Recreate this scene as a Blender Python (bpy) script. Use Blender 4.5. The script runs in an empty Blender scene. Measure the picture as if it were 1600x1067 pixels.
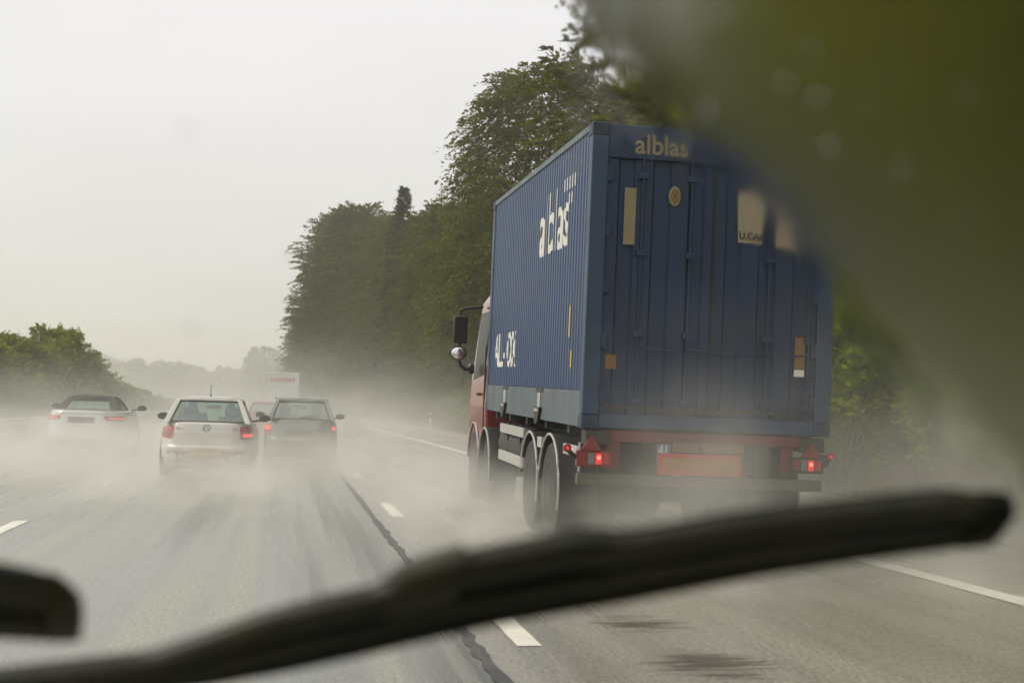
import bpy, bmesh, math, random
import numpy as np
from mathutils import Vector, Matrix, noise as mnoise

# ------------------------------------------------------------------ camera, sky, sun, exposure
sc = bpy.context.scene
COL = sc.collection
PI = math.pi
R = math.radians

CAM_H = 1.33
cam_data = bpy.data.cameras.new('camera')
cam = bpy.data.objects.new('camera', cam_data); COL.objects.link(cam)
cam_data.sensor_width = 36.0
cam_data.lens = 36.0 * 2150 / 1600
cam_data.clip_start = 0.02
cam_data.clip_end = 3000
_r = Vector((0.98644654, -0.16274429, 0.02091706))
_u = Vector((-0.02862394, -0.04515581, 0.99856979))
_f = Vector((0.16156701, 0.98563444, 0.04920218))
M3 = Matrix((_r, _u, -_f)).transposed()
cam.matrix_world = Matrix.Translation((0, 0, CAM_H)) @ M3.to_4x4()
cam_data.dof.use_dof = True
cam_data.dof.focus_distance = 17.0
cam_data.dof.aperture_fstop = 3.5
sc.camera = cam

world = bpy.data.worlds.new("World"); sc.world = world
world.use_nodes = True
wn = world.node_tree.nodes; wl = world.node_tree.links
wn.clear()
SUN_EL, SUN_AZ = R(42), R(-62)          # azimuth from +Y towards +X
w_out = wn.new('ShaderNodeOutputWorld'); w_bg = wn.new('ShaderNodeBackground')
w_sky = wn.new('ShaderNodeTexSky'); w_sky.sky_type = 'NISHITA'; w_sky.sun_disc = False
w_sky.sun_elevation = SUN_EL; w_sky.sun_rotation = SUN_AZ
w_sky.dust_density = 3.0
w_geo = wn.new('ShaderNodeNewGeometry')
w_sep = wn.new('ShaderNodeSeparateXYZ')
w_tc = wn.new('ShaderNodeTexCoord')
wl.new(w_tc.outputs['Generated'], w_sep.inputs[0])
w_ramp = wn.new('ShaderNodeValToRGB')    # rain cloud cover: a little brighter towards the zenith
w_ramp.color_ramp.elements[0].position = 0.0; w_ramp.color_ramp.elements[0].color = (0.60, 0.583, 0.53, 1)
w_ramp.color_ramp.elements[1].position = 1.0; w_ramp.color_ramp.elements[1].color = (1.0, 0.98, 1.0, 1)
_e = w_ramp.color_ramp.elements.new(0.28); _e.color = (0.755, 0.73, 0.735, 1)
wl.new(w_sep.outputs['Z'], w_ramp.inputs[0])
w_noise = wn.new('ShaderNodeTexNoise'); w_noise.inputs['Scale'].default_value = 2.2
w_noise.inputs['Detail'].default_value = 5
w_map = wn.new('ShaderNodeMapping'); w_map.inputs['Scale'].default_value = (1, 1, 3)
wl.new(w_tc.outputs['Generated'], w_map.inputs[0]); wl.new(w_map.outputs[0], w_noise.inputs[0])
w_mr = wn.new('ShaderNodeMapRange'); w_mr.inputs[1].default_value = .3; w_mr.inputs[2].default_value = .7
w_mr.inputs[3].default_value = 9.4; w_mr.inputs[4].default_value = 10.6
wl.new(w_noise.outputs[0], w_mr.inputs[0])
w_mul = wn.new('ShaderNodeVectorMath'); w_mul.operation = 'SCALE'
wl.new(w_ramp.outputs[0], w_mul.inputs[0]); wl.new(w_mr.outputs[0], w_mul.inputs['Scale'])
w_mix = wn.new('ShaderNodeMix'); w_mix.data_type = 'RGBA'; w_mix.inputs['Factor'].default_value = 0.93
wl.new(w_sky.outputs[0], w_mix.inputs['A']); wl.new(w_mul.outputs[0], w_mix.inputs['B'])
wl.new(w_mix.outputs['Result'], w_bg.inputs[0]); w_bg.inputs[1].default_value = 0.1
wl.new(w_bg.outputs[0], w_out.inputs[0])

sun_d = bpy.data.lights.new('sun', 'SUN'); sun = bpy.data.objects.new('sun', sun_d); COL.objects.link(sun)
sun_d.energy = 1.4; sun_d.angle = R(25); sun_d.color = (1.0, .94, .82)
_sd = Vector((math.sin(SUN_AZ) * math.cos(SUN_EL), math.cos(SUN_AZ) * math.cos(SUN_EL), math.sin(SUN_EL)))
sun.rotation_euler = _sd.to_track_quat('Z', 'Y').to_euler()
sun.location = (0, 0, 60)

sc.view_settings.view_transform = 'Standard'
sc.view_settings.look = 'None'
sc.view_settings.gamma = 1.0
sc.view_settings.use_curve_mapping = False
sc.view_settings.exposure = 0.35
sc.cycles.use_denoising = True
sc.cycles.max_bounces = 8
sc.cycles.volume_bounces = 3
sc.cycles.transparent_max_bounces = 24
sc.cycles.transmission_bounces = 6
sc.cycles.diffuse_bounces = 2
sc.cycles.glossy_bounces = 3
sc.cycles.volume_step_rate = 1.0
sc.cycles.volume_max_steps = 64
sc.cycles.sample_clamp_indirect = 6

# ------------------------------------------------------------------ material helpers
def mat(name, color, rough=.5, metal=0., spec=.5, emit=None, emit_s=0., noise=None, coat=0., bump=None):
    """noise=(scale, amount, colour2, stretch) mixes a second colour in by world-free object noise."""
    m = bpy.data.materials.new(name); m.use_nodes = True
    nt = m.node_tree; b = nt.nodes['Principled BSDF']
    b.inputs['Base Color'].default_value = (*color, 1)
    b.inputs['Roughness'].default_value = rough
    b.inputs['Metallic'].default_value = metal
    b.inputs['Specular IOR Level'].default_value = spec
    b.inputs['Coat Weight'].default_value = coat
    b.inputs['Coat Roughness'].default_value = .08
    if emit:
        b.inputs['Emission Color'].default_value = (*emit, 1)
        b.inputs['Emission Strength'].default_value = emit_s
    if noise:
        scale, amt, c2, stretch = noise
        tc = nt.nodes.new('ShaderNodeTexCoord'); mp = nt.nodes.new('ShaderNodeMapping')
        mp.inputs['Scale'].default_value = stretch
        tx = nt.nodes.new('ShaderNodeTexNoise'); tx.inputs['Scale'].default_value = scale
        tx.inputs['Detail'].default_value = 6; tx.inputs['Roughness'].default_value = .65
        nt.links.new(tc.outputs['Object'], mp.inputs[0]); nt.links.new(mp.outputs[0], tx.inputs[0])
        mr = nt.nodes.new('ShaderNodeMapRange')
        mr.inputs[1].default_value = .38; mr.inputs[2].default_value = .72
        mr.inputs[3].default_value = 0; mr.inputs[4].default_value = amt
        nt.links.new(tx.outputs[0], mr.inputs[0])
        mx = nt.nodes.new('ShaderNodeMix'); mx.data_type = 'RGBA'
        mx.inputs['A'].default_value = (*color, 1); mx.inputs['B'].default_value = (*c2, 1)
        nt.links.new(mr.outputs[0], mx.inputs['Factor']); nt.links.new(mx.outputs['Result'], b.inputs['Base Color'])
        r2 = nt.nodes.new('ShaderNodeMapRange')
        r2.inputs[3].default_value = max(0.02, rough - .12); r2.inputs[4].default_value = min(1, rough + .15)
        nt.links.new(tx.outputs[0], r2.inputs[0]); nt.links.new(r2.outputs[0], b.inputs['Roughness'])
        if bump:
            bp = nt.nodes.new('ShaderNodeBump'); bp.inputs['Strength'].default_value = bump
            bp.inputs['Distance'].default_value = .01
            nt.links.new(tx.outputs[0], bp.inputs['Height']); nt.links.new(bp.outputs[0], b.inputs['Normal'])
    return m

def glass_mat(name, tint, gloss=.18):
    m = bpy.data.materials.new(name); m.use_nodes = True
    nt = m.node_tree; nt.nodes.clear()
    o = nt.nodes.new('ShaderNodeOutputMaterial'); t = nt.nodes.new('ShaderNodeBsdfTransparent')
    g = nt.nodes.new('ShaderNodeBsdfGlossy'); mx = nt.nodes.new('ShaderNodeMixShader')
    t.inputs[0].default_value = (*tint, 1); g.inputs['Roughness'].default_value = .08
    mx.inputs[0].default_value = gloss
    nt.links.new(t.outputs[0], mx.inputs[1]); nt.links.new(g.outputs[0], mx.inputs[2]); nt.links.new(mx.outputs[0], o.inputs[0])
    return m

# ------------------------------------------------------------------ mesh helpers
class MB:
    def __init__(s): s.v = []; s.f = []
    def add(s, vs, fs):
        n = len(s.v); s.v += [tuple(v) for v in vs]; s.f += [tuple(i + n for i in f) for f in fs]; return s
    def box(s, x0, x1, y0, y1, z0, z1):
        return s.add([(x0,y0,z0),(x1,y0,z0),(x1,y1,z0),(x0,y1,z0),(x0,y0,z1),(x1,y0,z1),(x1,y1,z1),(x0,y1,z1)],
                     [(0,3,2,1),(4,5,6,7),(0,1,5,4),(1,2,6,5),(2,3,7,6),(3,0,4,7)])
    def hexa(s, b, t):
        """bottom quad, top quad (same winding, counter-clockwise from above)."""
        return s.add(list(b) + list(t), [(0,3,2,1),(4,5,6,7),(0,1,5,4),(1,2,6,5),(2,3,7,6),(3,0,4,7)])
    def tube(s, pts, rad, n=8, flat=1.0):
        pts = [Vector(p) for p in pts]
        rads = rad if isinstance(rad, (list, tuple)) else [rad] * len(pts)
        vs = []; fs = []
        up = Vector((0, 0, 1))
        for i, p in enumerate(pts):
            d = (pts[min(i+1, len(pts)-1)] - pts[max(i-1, 0)]).normalized()
            a = d.cross(up) if abs(d.dot(up)) < .95 else d.cross(Vector((1, 0, 0)))
            a.normalize(); b = a.cross(d).normalized()
            for k in range(n):
                t = 2*PI*k/n
                vs.append(p + a*math.cos(t)*rads[i] + b*math.sin(t)*rads[i]*flat)
        for i in range(len(pts)-1):
            for k in range(n):
                k2 = (k+1) % n
                fs.append((i*n+k, i*n+k2, (i+1)*n+k2, (i+1)*n+k))
        fs.append(tuple(range(n-1, -1, -1))); fs.append(tuple((len(pts)-1)*n+k for k in range(n)))
        return s.add(vs, fs)
    def lathe(s, c, axis, prof, n=24):
        """prof: list of (distance along axis, radius)"""
        c = Vector(c); ax = Vector(axis).normalized()
        a = ax.cross(Vector((0, 0, 1))) if abs(ax.z) < .9 else ax.cross(Vector((1, 0, 0)))
        a.normalize(); b = ax.cross(a)
        vs = []; fs = []
        for (d, r) in prof:
            for k in range(n):
                t = 2*PI*k/n; vs.append(c + ax*d + (a*math.cos(t) + b*math.sin(t))*r)
        for i in range(len(prof)-1):
            for k in range(n):
                k2 = (k+1) % n; fs.append((i*n+k, (i+1)*n+k, (i+1)*n+k2, i*n+k2))
        fs.append(tuple(range(n))); fs.append(tuple((len(prof)-1)*n+k for k in range(n-1, -1, -1)))
        return s.add(vs, fs)
    def loft(s, rings, cap=True):
        n = len(rings[0]); vs = [v for r in rings for v in r]; fs = []
        for i in range(len(rings)-1):
            for k in range(n):
                k2 = (k+1) % n; fs.append((i*n+k, i*n+k2, (i+1)*n+k2, (i+1)*n+k))
        if cap:
            fs.append(tuple(range(n-1, -1, -1))); fs.append(tuple((len(rings)-1)*n+k for k in range(n)))
        return s.add(vs, fs)
    def sheet(s, P, off):
        """P: grid rows of points (front face), off: vector/func giving the back face offset -> closed thick sheet"""
        nr, nc = len(P), len(P[0]); off = Vector(off)
        vs = [Vector(p) for r in P for p in r]; vs += [v + off for v in vs]; N = nr*nc; fs = []
        for i in range(nr-1):
            for j in range(nc-1):
                a, b, c, d = i*nc+j, i*nc+j+1, (i+1)*nc+j+1, (i+1)*nc+j
                fs.append((a, b, c, d)); fs.append((N+d, N+c, N+b, N+a))
        def rim(l):
            for a, b in zip(l, l[1:]): fs.append((b, a, N+a, N+b))
        rim(list(range(nc))); rim([i*nc+nc-1 for i in range(nr)])
        rim([(nr-1)*nc+j for j in range(nc-1, -1, -1)]); rim([i*nc for i in range(nr-1, -1, -1)])
        return s.add(vs, fs)
    def build(s, name, m, parent=None, smooth=False, bevel=0., loc=None, seg=2, label=None):
        me = bpy.data.meshes.new(name); me.from_pydata(s.v, [], s.f); me.update()
        bm = bmesh.new(); bm.from_mesh(me)
        bmesh.ops.recalc_face_normals(bm, faces=bm.faces)
        if bevel:
            ed = [e for e in bm.edges if len(e.link_faces) == 2 and e.calc_face_angle(0) > .5]
            bmesh.ops.bevel(bm, geom=ed, offset=bevel, segments=seg, affect='EDGES', profile=.5, clamp_overlap=True)
        bm.to_mesh(me); bm.free()
        if smooth:
            for p in me.polygons: p.use_smooth = True
            try: me.set_sharp_from_angle(angle=R(38))
            except Exception: pass
        me.materials.append(m)
        o = bpy.data.objects.new(name, me); COL.objects.link(o)
        if parent is not None: o.parent = parent
        if loc: o.location = loc
        if label: o['label'] = label
        return o

def thing(name, label, cat, loc=(0, 0, 0), rot=(0, 0, 0), group=None, scale=None):
    o = bpy.data.objects.new(name, None); COL.objects.link(o)
    o.empty_display_size = .2
    o.location = loc; o.rotation_euler = rot
    if scale: o.scale = scale
    tag(o, label, cat, group); return o
def tag(o, label=None, cat=None, group=None, kind=None):
    if label: o['label'] = label
    if cat: o['category'] = cat
    if group: o['group'] = group
    if kind: o['kind'] = kind
    return o
def copy_tree(o, loc, rotz=0., scale=(1, 1, 1), label=None, group=None):
    c = o.copy(); COL.objects.link(c); c.location = loc; c.rotation_euler = (0, 0, rotz); c.scale = scale
    if label: c['label'] = label
    if group: c['group'] = group
    for ch in KIDS[o.name]:
        d = ch.copy(); COL.objects.link(d); d.parent = c
        for g in KIDS.get(ch.name, []):
            e = g.copy(); COL.objects.link(e); e.parent = d
    return c
KIDS = {}
def fast_mesh(name, V, F, m, smooth=False):
    """V (n,3) float, F (k,4) int quads"""
    V = np.asarray(V, np.float32); F = np.asarray(F, np.int32)
    me = bpy.data.meshes.new(name)
    me.vertices.add(len(V)); me.vertices.foreach_set('co', V.ravel())
    k, q = F.shape
    me.loops.add(k*q); me.loops.foreach_set('vertex_index', F.ravel())
    me.polygons.add(k); me.polygons.foreach_set('loop_start', np.arange(0, k*q, q, dtype=np.int32))
    me.update(calc_edges=True)
    if smooth: me.polygons.foreach_set('use_smooth', np.ones(k, bool))
    me.materials.append(m); return me
def link(name, me, parent=None, loc=None):
    o = bpy.data.objects.new(name, me); COL.objects.link(o)
    if parent is not None: o.parent = parent
    if loc: o.location = loc
    return o

# ------------------------------------------------------------------ materials
def asphalt_mat():
    m = bpy.data.materials.new('wet_asphalt'); m.use_nodes = True
    nt = m.node_tree; N = nt.nodes; L = nt.links; b = N['Principled BSDF']
    g = N.new('ShaderNodeNewGeometry'); sp = N.new('ShaderNodeSeparateXYZ'); L.new(g.outputs['Position'], sp.inputs[0])
    def noise(scale, vec, det=5, rough=.6):
        mp = N.new('ShaderNodeMapping'); mp.inputs['Scale'].default_value = vec; L.new(g.outputs['Position'], mp.inputs[0])
        t = N.new('ShaderNodeTexNoise'); t.inputs['Scale'].default_value = scale; t.inputs['Detail'].default_value = det
        t.inputs['Roughness'].default_value = rough; L.new(mp.outputs[0], t.inputs[0]); return t.outputs[0]
    def rng(v, a, b_, c, d, smooth=False):
        r = N.new('ShaderNodeMapRange')
        if smooth: r.interpolation_type = 'SMOOTHSTEP'
        for i, x in enumerate((a, b_, c, d)): r.inputs[i+1].default_value = x
        L.new(v, r.inputs[0]); return r.outputs[0]
    def mix(f, a, b_):
        x = N.new('ShaderNodeMix'); x.data_type = 'RGBA'
        if isinstance(f, float): x.inputs['Factor'].default_value = f
        else: L.new(f, x.inputs['Factor'])
        for k, c in (('A', a), ('B', b_)):
            if isinstance(c, tuple): x.inputs[k].default_value = (*c, 1)
            else: L.new(c, x.inputs[k])
        return x.outputs['Result']
    streak = noise(1.5, (1.9, .028, 1), 4, .5)
    fine = noise(38, (1, .55, 1), 4, .7)
    patch = noise(.55, (1, .22, 1), 5)
    lane = rng(sp.outputs['X'], 1.02, 1.14, 0, 1)
    c_left = mix(rng(streak, .36, .64, 0, 1, True), (.055, .058, .039), (.36, .345, .25))
    c_right = mix(rng(patch, .32, .7, 0, 1, True), (.40, .365, .28), (.28, .255, .195))
    c = mix(lane, c_left, c_right)
    c = mix(rng(fine, .38, .68, 0, .75), c, (.05, .05, .04))
    c = mix(rng(noise(95, (1, .5, 1), 2, .6), .55, .72, 0, .5), c, (.5, .48, .42))
    L.new(c, b.inputs['Base Color'])
    rr = rng(streak, .35, .68, .42, .6, True)
    b.inputs['Coat Weight'].default_value = .9; b.inputs['Coat IOR'].default_value = 1.36
    L.new(rng(streak, .36, .64, .16, .44, True), b.inputs['Coat Roughness'])
    L.new(rr, b.inputs['Roughness'])
    b.inputs['Specular IOR Level'].default_value = .5
    bp = N.new('ShaderNodeBump'); bp.inputs['Strength'].default_value = .55; bp.inputs['Distance'].default_value = .015
    L.new(fine, bp.inputs['Height']); L.new(bp.outputs[0], b.inputs['Normal'])
    return m

def leaf_mat(name, c1, c2, trans=.3):
    m = bpy.data.materials.new(name); m.use_nodes = True
    nt = m.node_tree; N = nt.nodes; L = nt.links; N.clear()
    o = N.new('ShaderNodeOutputMaterial'); g = N.new('ShaderNodeNewGeometry'); oi = N.new('ShaderNodeObjectInfo')
    tc = N.new('ShaderNodeTexCoord')
    nz = N.new('ShaderNodeTexNoise'); nz.inputs['Scale'].default_value = .45; nz.inputs['Detail'].default_value = 3
    L.new(tc.outputs['Object'], nz.inputs[0])
    ad = N.new('ShaderNodeMath'); ad.operation = 'MULTIPLY_ADD'; ad.inputs[1].default_value = .45
    L.new(g.outputs['Random Per Island'], ad.inputs[0])
    m2 = N.new('ShaderNodeMath'); m2.operation = 'MULTIPLY_ADD'; m2.inputs[1].default_value = .9; m2.inputs[2].default_value = -.2
    L.new(nz.outputs[0], m2.inputs[0]); L.new(m2.outputs[0], ad.inputs[2])
    mx = N.new('ShaderNodeMix'); mx.data_type = 'RGBA'; mx.clamp_factor = True
    mx.inputs['A'].default_value = (*c1, 1); mx.inputs['B'].default_value = (*c2, 1); L.new(ad.outputs[0], mx.inputs['Factor'])
    hs = N.new('ShaderNodeHueSaturation'); L.new(mx.outputs['Result'], hs.inputs['Color'])
    r1 = N.new('ShaderNodeMapRange'); r1.inputs[3].default_value = .75; r1.inputs[4].default_value = 1.25
    L.new(oi.outputs['Random'], r1.inputs[0]); L.new(r1.outputs[0], hs.inputs['Value'])
    d = N.new('ShaderNodeBsdfPrincipled'); d.inputs['Roughness'].default_value = .5; d.inputs['Specular IOR Level'].default_value = .06
    t = N.new('ShaderNodeBsdfTranslucent'); s = N.new('ShaderNodeMixShader'); s.inputs[0].default_value = trans
    L.new(hs.outputs[0], d.inputs['Base Color']); L.new(hs.outputs[0], t.inputs[0])
    L.new(d.outputs[0], s.inputs[1]); L.new(t.outputs[0], s.inputs[2]); L.new(s.outputs[0], o.inputs[0])
    return m

M = {}
M['asphalt'] = asphalt_mat()
M['ground'] = mat('verge_soil', (.055, .06, .022), .9, noise=(.6, 1, (.10, .085, .045), (1, 1, 1)))
M['paint'] = mat('road_paint', (.78, .74, .62), .45, noise=(7, .35, (.45, .42, .34), (1, .6, 1)))
M['tar'] = mat('tar_seam', (.030, .030, .024), .45, noise=(9, .8, (.11, .11, .085), (1, .3, 1)))
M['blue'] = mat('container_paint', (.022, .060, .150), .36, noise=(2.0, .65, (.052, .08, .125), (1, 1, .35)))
M['blue_shaded'] = mat('shaded_blue_paint', (.009, .031, .082), .5, noise=(4.0, .7, (.026, .034, .040), (1, 1, .3)))  # container blue darkened for the shaded rear, with grime mottled in
M['rail'] = mat('rail_paint', (.105, .14, .16), .45, noise=(2.5, .7, (.06, .08, .085), (1, 1, .5)))
M['post'] = mat('post_paint', (.026, .058, .115), .42, noise=(2.5, .7, (.02, .034, .05), (1, 1, .5)))
M['decal'] = mat('cream_decal', (.27, .225, .12), .6, noise=(9, .5, (.20, .15, .07), (1, 1, 1)))
M['white_letter'] = mat('white_lettering', (.78, .75, .66), .6)
M['orange_plate'] = mat('orange_plate', (.20, .105, .025), .6, noise=(8, .5, (.2, .11, .03), (1, 1, 1)))
M['yellow'] = mat('yellow_marking', (.62, .40, .05), .6)
M['wiperrubber'] = mat('wiper_rubber', (.007, .007, .003), .65, spec=.15)
M['rubber'] = mat('tyre_rubber', (.018, .018, .017), .55, noise=(6, .6, (.05, .048, .042), (1, 1, 1)))
M['black'] = mat('black_plastic', (.012, .012, .011), .38)
M['wiperblack'] = mat('wiper_black', (.010, .010, .004), .45, spec=.3, noise=(14, .9, (.034, .033, .011), (1, 1, 1)))
M['chassis'] = mat('chassis_black', (.028, .027, .022), .6, noise=(4, .7, (.07, .065, .05), (1, 1, 1)))
M['redframe'] = mat('red_frame', (.15, .022, .016), .5, noise=(3, .6, (.12, .03, .025), (1, 1, 1)))
M['cabred'] = mat('cab_red', (.26, .035, .035), .25, coat=.6)
M['alu'] = mat('aluminium_guard', (.55, .53, .50), .35, metal=.3, noise=(4, .5, (.42, .4, .36), (1, 1, 1)))
M['guardbar'] = mat('underrun_bar', (.115, .105, .065), .6, noise=(5, .6, (.075, .07, .045), (1, 1, 1)))
M['mud'] = mat('mudguard_grey', (.26, .25, .22), .3, noise=(5, .7, (.12, .12, .10), (1, 1, 1)))
M['redlens'] = mat('red_lens', (.42, .02, .02), .2, coat=.5)
M['dullred'] = mat('dull_red_reflector', (.21, .022, .016), .35)
M['lit'] = mat('lit_lamp', (.7, .05, .04), .2, emit=(1, .04, .03), emit_s=.35)
M['litcore'] = mat('lit_bulb', (.9, .3, .25), .2, emit=(1, .16, .10), emit_s=1.4)
M['litcar'] = mat('lit_car_lamp', (.7, .05, .05), .2, emit=(1, .09, .08), emit_s=.7)
M['markyellow'] = mat('reflective_yellow', (.38, .14, .010), .45, noise=(8, .5, (.28, .2, .03), (1, 1, 1)))
M['markred'] = mat('reflective_red', (.50, .035, .018), .4, emit=None)
M['plate_dull'] = mat('dirty_number_plate', (.20, .11, .035), .55, noise=(4, .6, (.15, .10, .05), (1, 1, 1)))
M['plate_grey'] = mat('grey_plate', (.17, .18, .19), .5)
M['plate_white'] = mat('faded_white', (.50, .52, .56), .5)
M['steel'] = mat('galvanised_steel', (.42, .42, .40), .45, metal=.5, noise=(3, .5, (.3, .3, .27), (1, 1, 1)))
M['mirror'] = mat('mirror_glass', (.8, .8, .8), .05, metal=1.0)
M['silver_car'] = mat('cream_silver_paint', (.62, .59, .52), .3, coat=.6)
M['white_car'] = mat('white_car_paint', (.74, .73, .69), .25, coat=.8)
M['dark_car'] = mat('grey_green_car_paint', (.20, .20, .165), .25, metal=.25, coat=.8)
M['red_car'] = mat('dark_red_car_paint', (.30, .03, .035), .25, coat=.8)
M['softtop'] = mat('black_soft_top', (.022, .02, .019), .8)
M['bumper_grey'] = mat('bumper_grey', (.20, .19, .155), .5)
M['carglass'] = glass_mat('car_glass', (.70, .80, .70), .16)
M['interior'] = mat('seat_fabric', (.035, .035, .03), .8)
M['skin'] = mat('person_dark', (.07, .055, .045), .7)
M['yellow_plate'] = mat('amber_plate', (.50, .30, .08), .5)
M['brown_plate'] = mat('dark_plate', (.16, .12, .12), .5)
M['van'] = mat('van_white', (.72, .70, .66), .4)
M['van_red'] = mat('van_print', (.55, .10, .12), .5)
M['badge'] = mat('chrome_badge', (.35, .35, .34), .25, metal=1)
M['bark'] = mat('bark', (.05, .042, .03), .9, noise=(5, .8, (.09, .08, .06), (1, 1, .3)))
M['leaf'] = leaf_mat('beech_leaf', (.050, .056, .002), (.165, .175, .006))
M['leaf_far'] = leaf_mat('edge_leaf', (.060, .068, .002), (.18, .19, .008))
M['leaf_near'] = leaf_mat('film_lit_leaf', (.12, .128, .003), (.34, .35, .008), .5)  # leaf green lifted in place of sky light scattered by the rain film
M['needle'] = leaf_mat('spruce_needle', (.022, .032, .008), (.055, .068, .018), .1)
M['bush'] = leaf_mat('bush_leaf', (.18, .25, .008), (.44, .52, .02), .5)
M['hedge'] = leaf_mat('median_bush_leaf', (.12, .14, .015), (.30, .33, .04), .35)
M['grass'] = leaf_mat('verge_grass', (.10, .105, .03), (.26, .24, .09), .3)
M['weed'] = leaf_mat('dry_weeds', (.17, .13, .08), (.33, .26, .17), .3)
M['bonnet'] = mat('dark_green_bonnet', (.012, .03, .008), .25, coat=.8)
M['signgrey'] = mat('sign_back_grey', (.20, .21, .18), .6)
M['postwhite'] = mat('post_white', (.75, .74, .68), .5)

# ------------------------------------------------------------------ ground, road, markings
def cx(y):
    return -(max(0.0, y - 130.0)) ** 2 / 700.0
def ribbon(name, x0, x1, ys, z, m):
    V = []; F = []
    for i, y in enumerate(ys):
        V += [(x0 + cx(y), y, z), (x1 + cx(y), y, z)]
        if i: F.append((2*i-2, 2*i-1, 2*i+1, 2*i))
    o = link(name, fast_mesh(name, V, F, m)); tag(o, kind='structure'); return o
gm = MB(); gm.add([(-500, -60, -.06), (500, -60, -.06), (500, 900, -.06), (-500, 900, -.06)], [(0, 1, 2, 3)])
tag(gm.build('ground', M['ground']), kind='structure')
ribbon('road', -8.0, 9.2, list(np.arange(-40, 430, 6.0)), 0.0, M['asphalt'])
# verge strips, slightly uneven
def verge(name, x0, x1, seed, rise):
    rnd = random.Random(seed)
    ys = np.arange(-40, 430, 4.0); xs = np.linspace(x0, x1, 9); V = []; F = []
    for y in ys:
        for j, x in enumerate(xs):
            t = j / 8
            V.append((x + cx(y), y, -.03 + rise * t + .12 * t * mnoise.noise((x*.3, y*.12, seed))))
    n = 9
    for i in range(len(ys)-1):
        for j in range(n-1): F.append((i*n+j, i*n+j+1, (i+1)*n+j+1, (i+1)*n+j))
    o = link(name, fast_mesh(name, V, F, M['ground'], True)); tag(o, kind='structure')
verge('verge', 9.19, 13.5, 3, .35)
verge('central_reservation', -14.5, -7.99, 5, -.0)
ribbon('edge_line', 5.26, 5.49, list(np.arange(-40, 430, 6.0)), .004, M['paint'])
ribbon('edge_line', -7.34, -7.19, list(np.arange(-40, 430, 6.0)), .004, M['paint'])
def seam(xc, wmin, wmax, y0, y1, step, seed):
    rq = random.Random(seed); V = []; F = []; y = y0; i = 0
    while y < y1:
        w0 = rq.uniform(wmin, wmax); w1 = rq.uniform(wmin, wmax); c = xc
        V += [(c - w0 + cx(y), y, .004 + .0005*seed), (c + w1 + cx(y), y, .004 + .0005*seed)]
        if i: F.append((2*i-2, 2*i-1, 2*i+1, 2*i))
        i += 1; y += step * (1 + max(0, y)/25)
    o = link('tar_seam', fast_mesh('tar_seam', V, F, M['tar'])); tag(o, kind='structure')
seam(1.09, .020, .055, -6, 200, .10, 1)
rnd = random.Random(4)
def dash(x, y0, y1):
    mb = MB(); nn = 14; vs = []
    for i in range(nn):
        y = y0 + (y1-y0)*i/(nn-1); w = .075 + rnd.uniform(-.006, .006)
        vs += [(x-w+cx(y), y, .004), (x+w+cx(y), y, .004)]
    fs = [(2*i, 2*i+1, 2*i+3, 2*i+2) for i in range(nn-1)]
    mb.add(vs, fs); o = mb.build('lane_dash', M['paint']); tag(o, kind='structure')
for k in range(-1, 22):
    y = 16.75 + 9.0*k; dash(1.40, y - .05, y + 2.35)
for k in range(-1, 17):
    y = 14.9 + 9.0*k; dash(-2.80, y - 1.6, y + .9)
# ragged film of standing water in the nearside wheel track and by the shoulder
def water_mat():
    m = bpy.data.materials.new('standing_water'); m.use_nodes = True; nt = m.node_tree; N = nt.nodes; L = nt.links
    b = N['Principled BSDF']; b.inputs['Base Color'].default_value = (.03, .03, .018, 1); b.inputs['Roughness'].default_value = .16
    tc = N.new('ShaderNodeTexCoord'); g = N.new('ShaderNodeNewGeometry')
    def nz(sc_, vec, det):
        mp = N.new('ShaderNodeMapping'); mp.inputs['Scale'].default_value = vec; L.new(g.outputs['Position'], mp.inputs[0])
        t = N.new('ShaderNodeTexNoise'); t.inputs['Scale'].default_value = sc_; t.inputs['Detail'].default_value = det; t.inputs['Roughness'].default_value = .62
        L.new(mp.outputs[0], t.inputs[0]); return t.outputs[0]
    n1 = nz(1.0, (1.5, 15, 1), 8)
    gr = N.new('ShaderNodeTexGradient'); gr.gradient_type = 'SPHERICAL'
    mp = N.new('ShaderNodeMapping'); mp.inputs['Location'].default_value = (-1, -1, 0); mp.inputs['Scale'].default_value = (2, 2, 0)
    L.new(tc.outputs['Generated'], mp.inputs[0]); L.new(mp.outputs[0], gr.inputs[0])
    a = N.new('ShaderNodeMath'); a.operation = 'MULTIPLY_ADD'; a.inputs[1].default_value = .42; L.new(gr.outputs['Fac'], a.inputs[0]); L.new(n1, a.inputs[2])
    r = N.new('ShaderNodeMapRange'); r.interpolation_type = 'SMOOTHSTEP'
    for k, q in enumerate((.70, .92, 0, .62)): r.inputs[k+1].default_value = q
    L.new(a.outputs[0], r.inputs[0]); L.new(r.outputs[0], b.inputs['Alpha'])
    return m
M['water'] = water_mat()
def water(x0, x1, y0, y1):
    o = MB().add([(x0, y0, .0045), (x1, y0, .0045), (x1, y1, .0045), (x0, y1, .0045)], [(0, 1, 2, 3)]).build('water', M['water']); tag(o, kind='structure')
water(1.55, 2.95, 6.3, 7.9); water(1.6, 2.9, 7.9, 9.1); water(5.8, 8.2, 10.8, 13.6)

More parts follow.
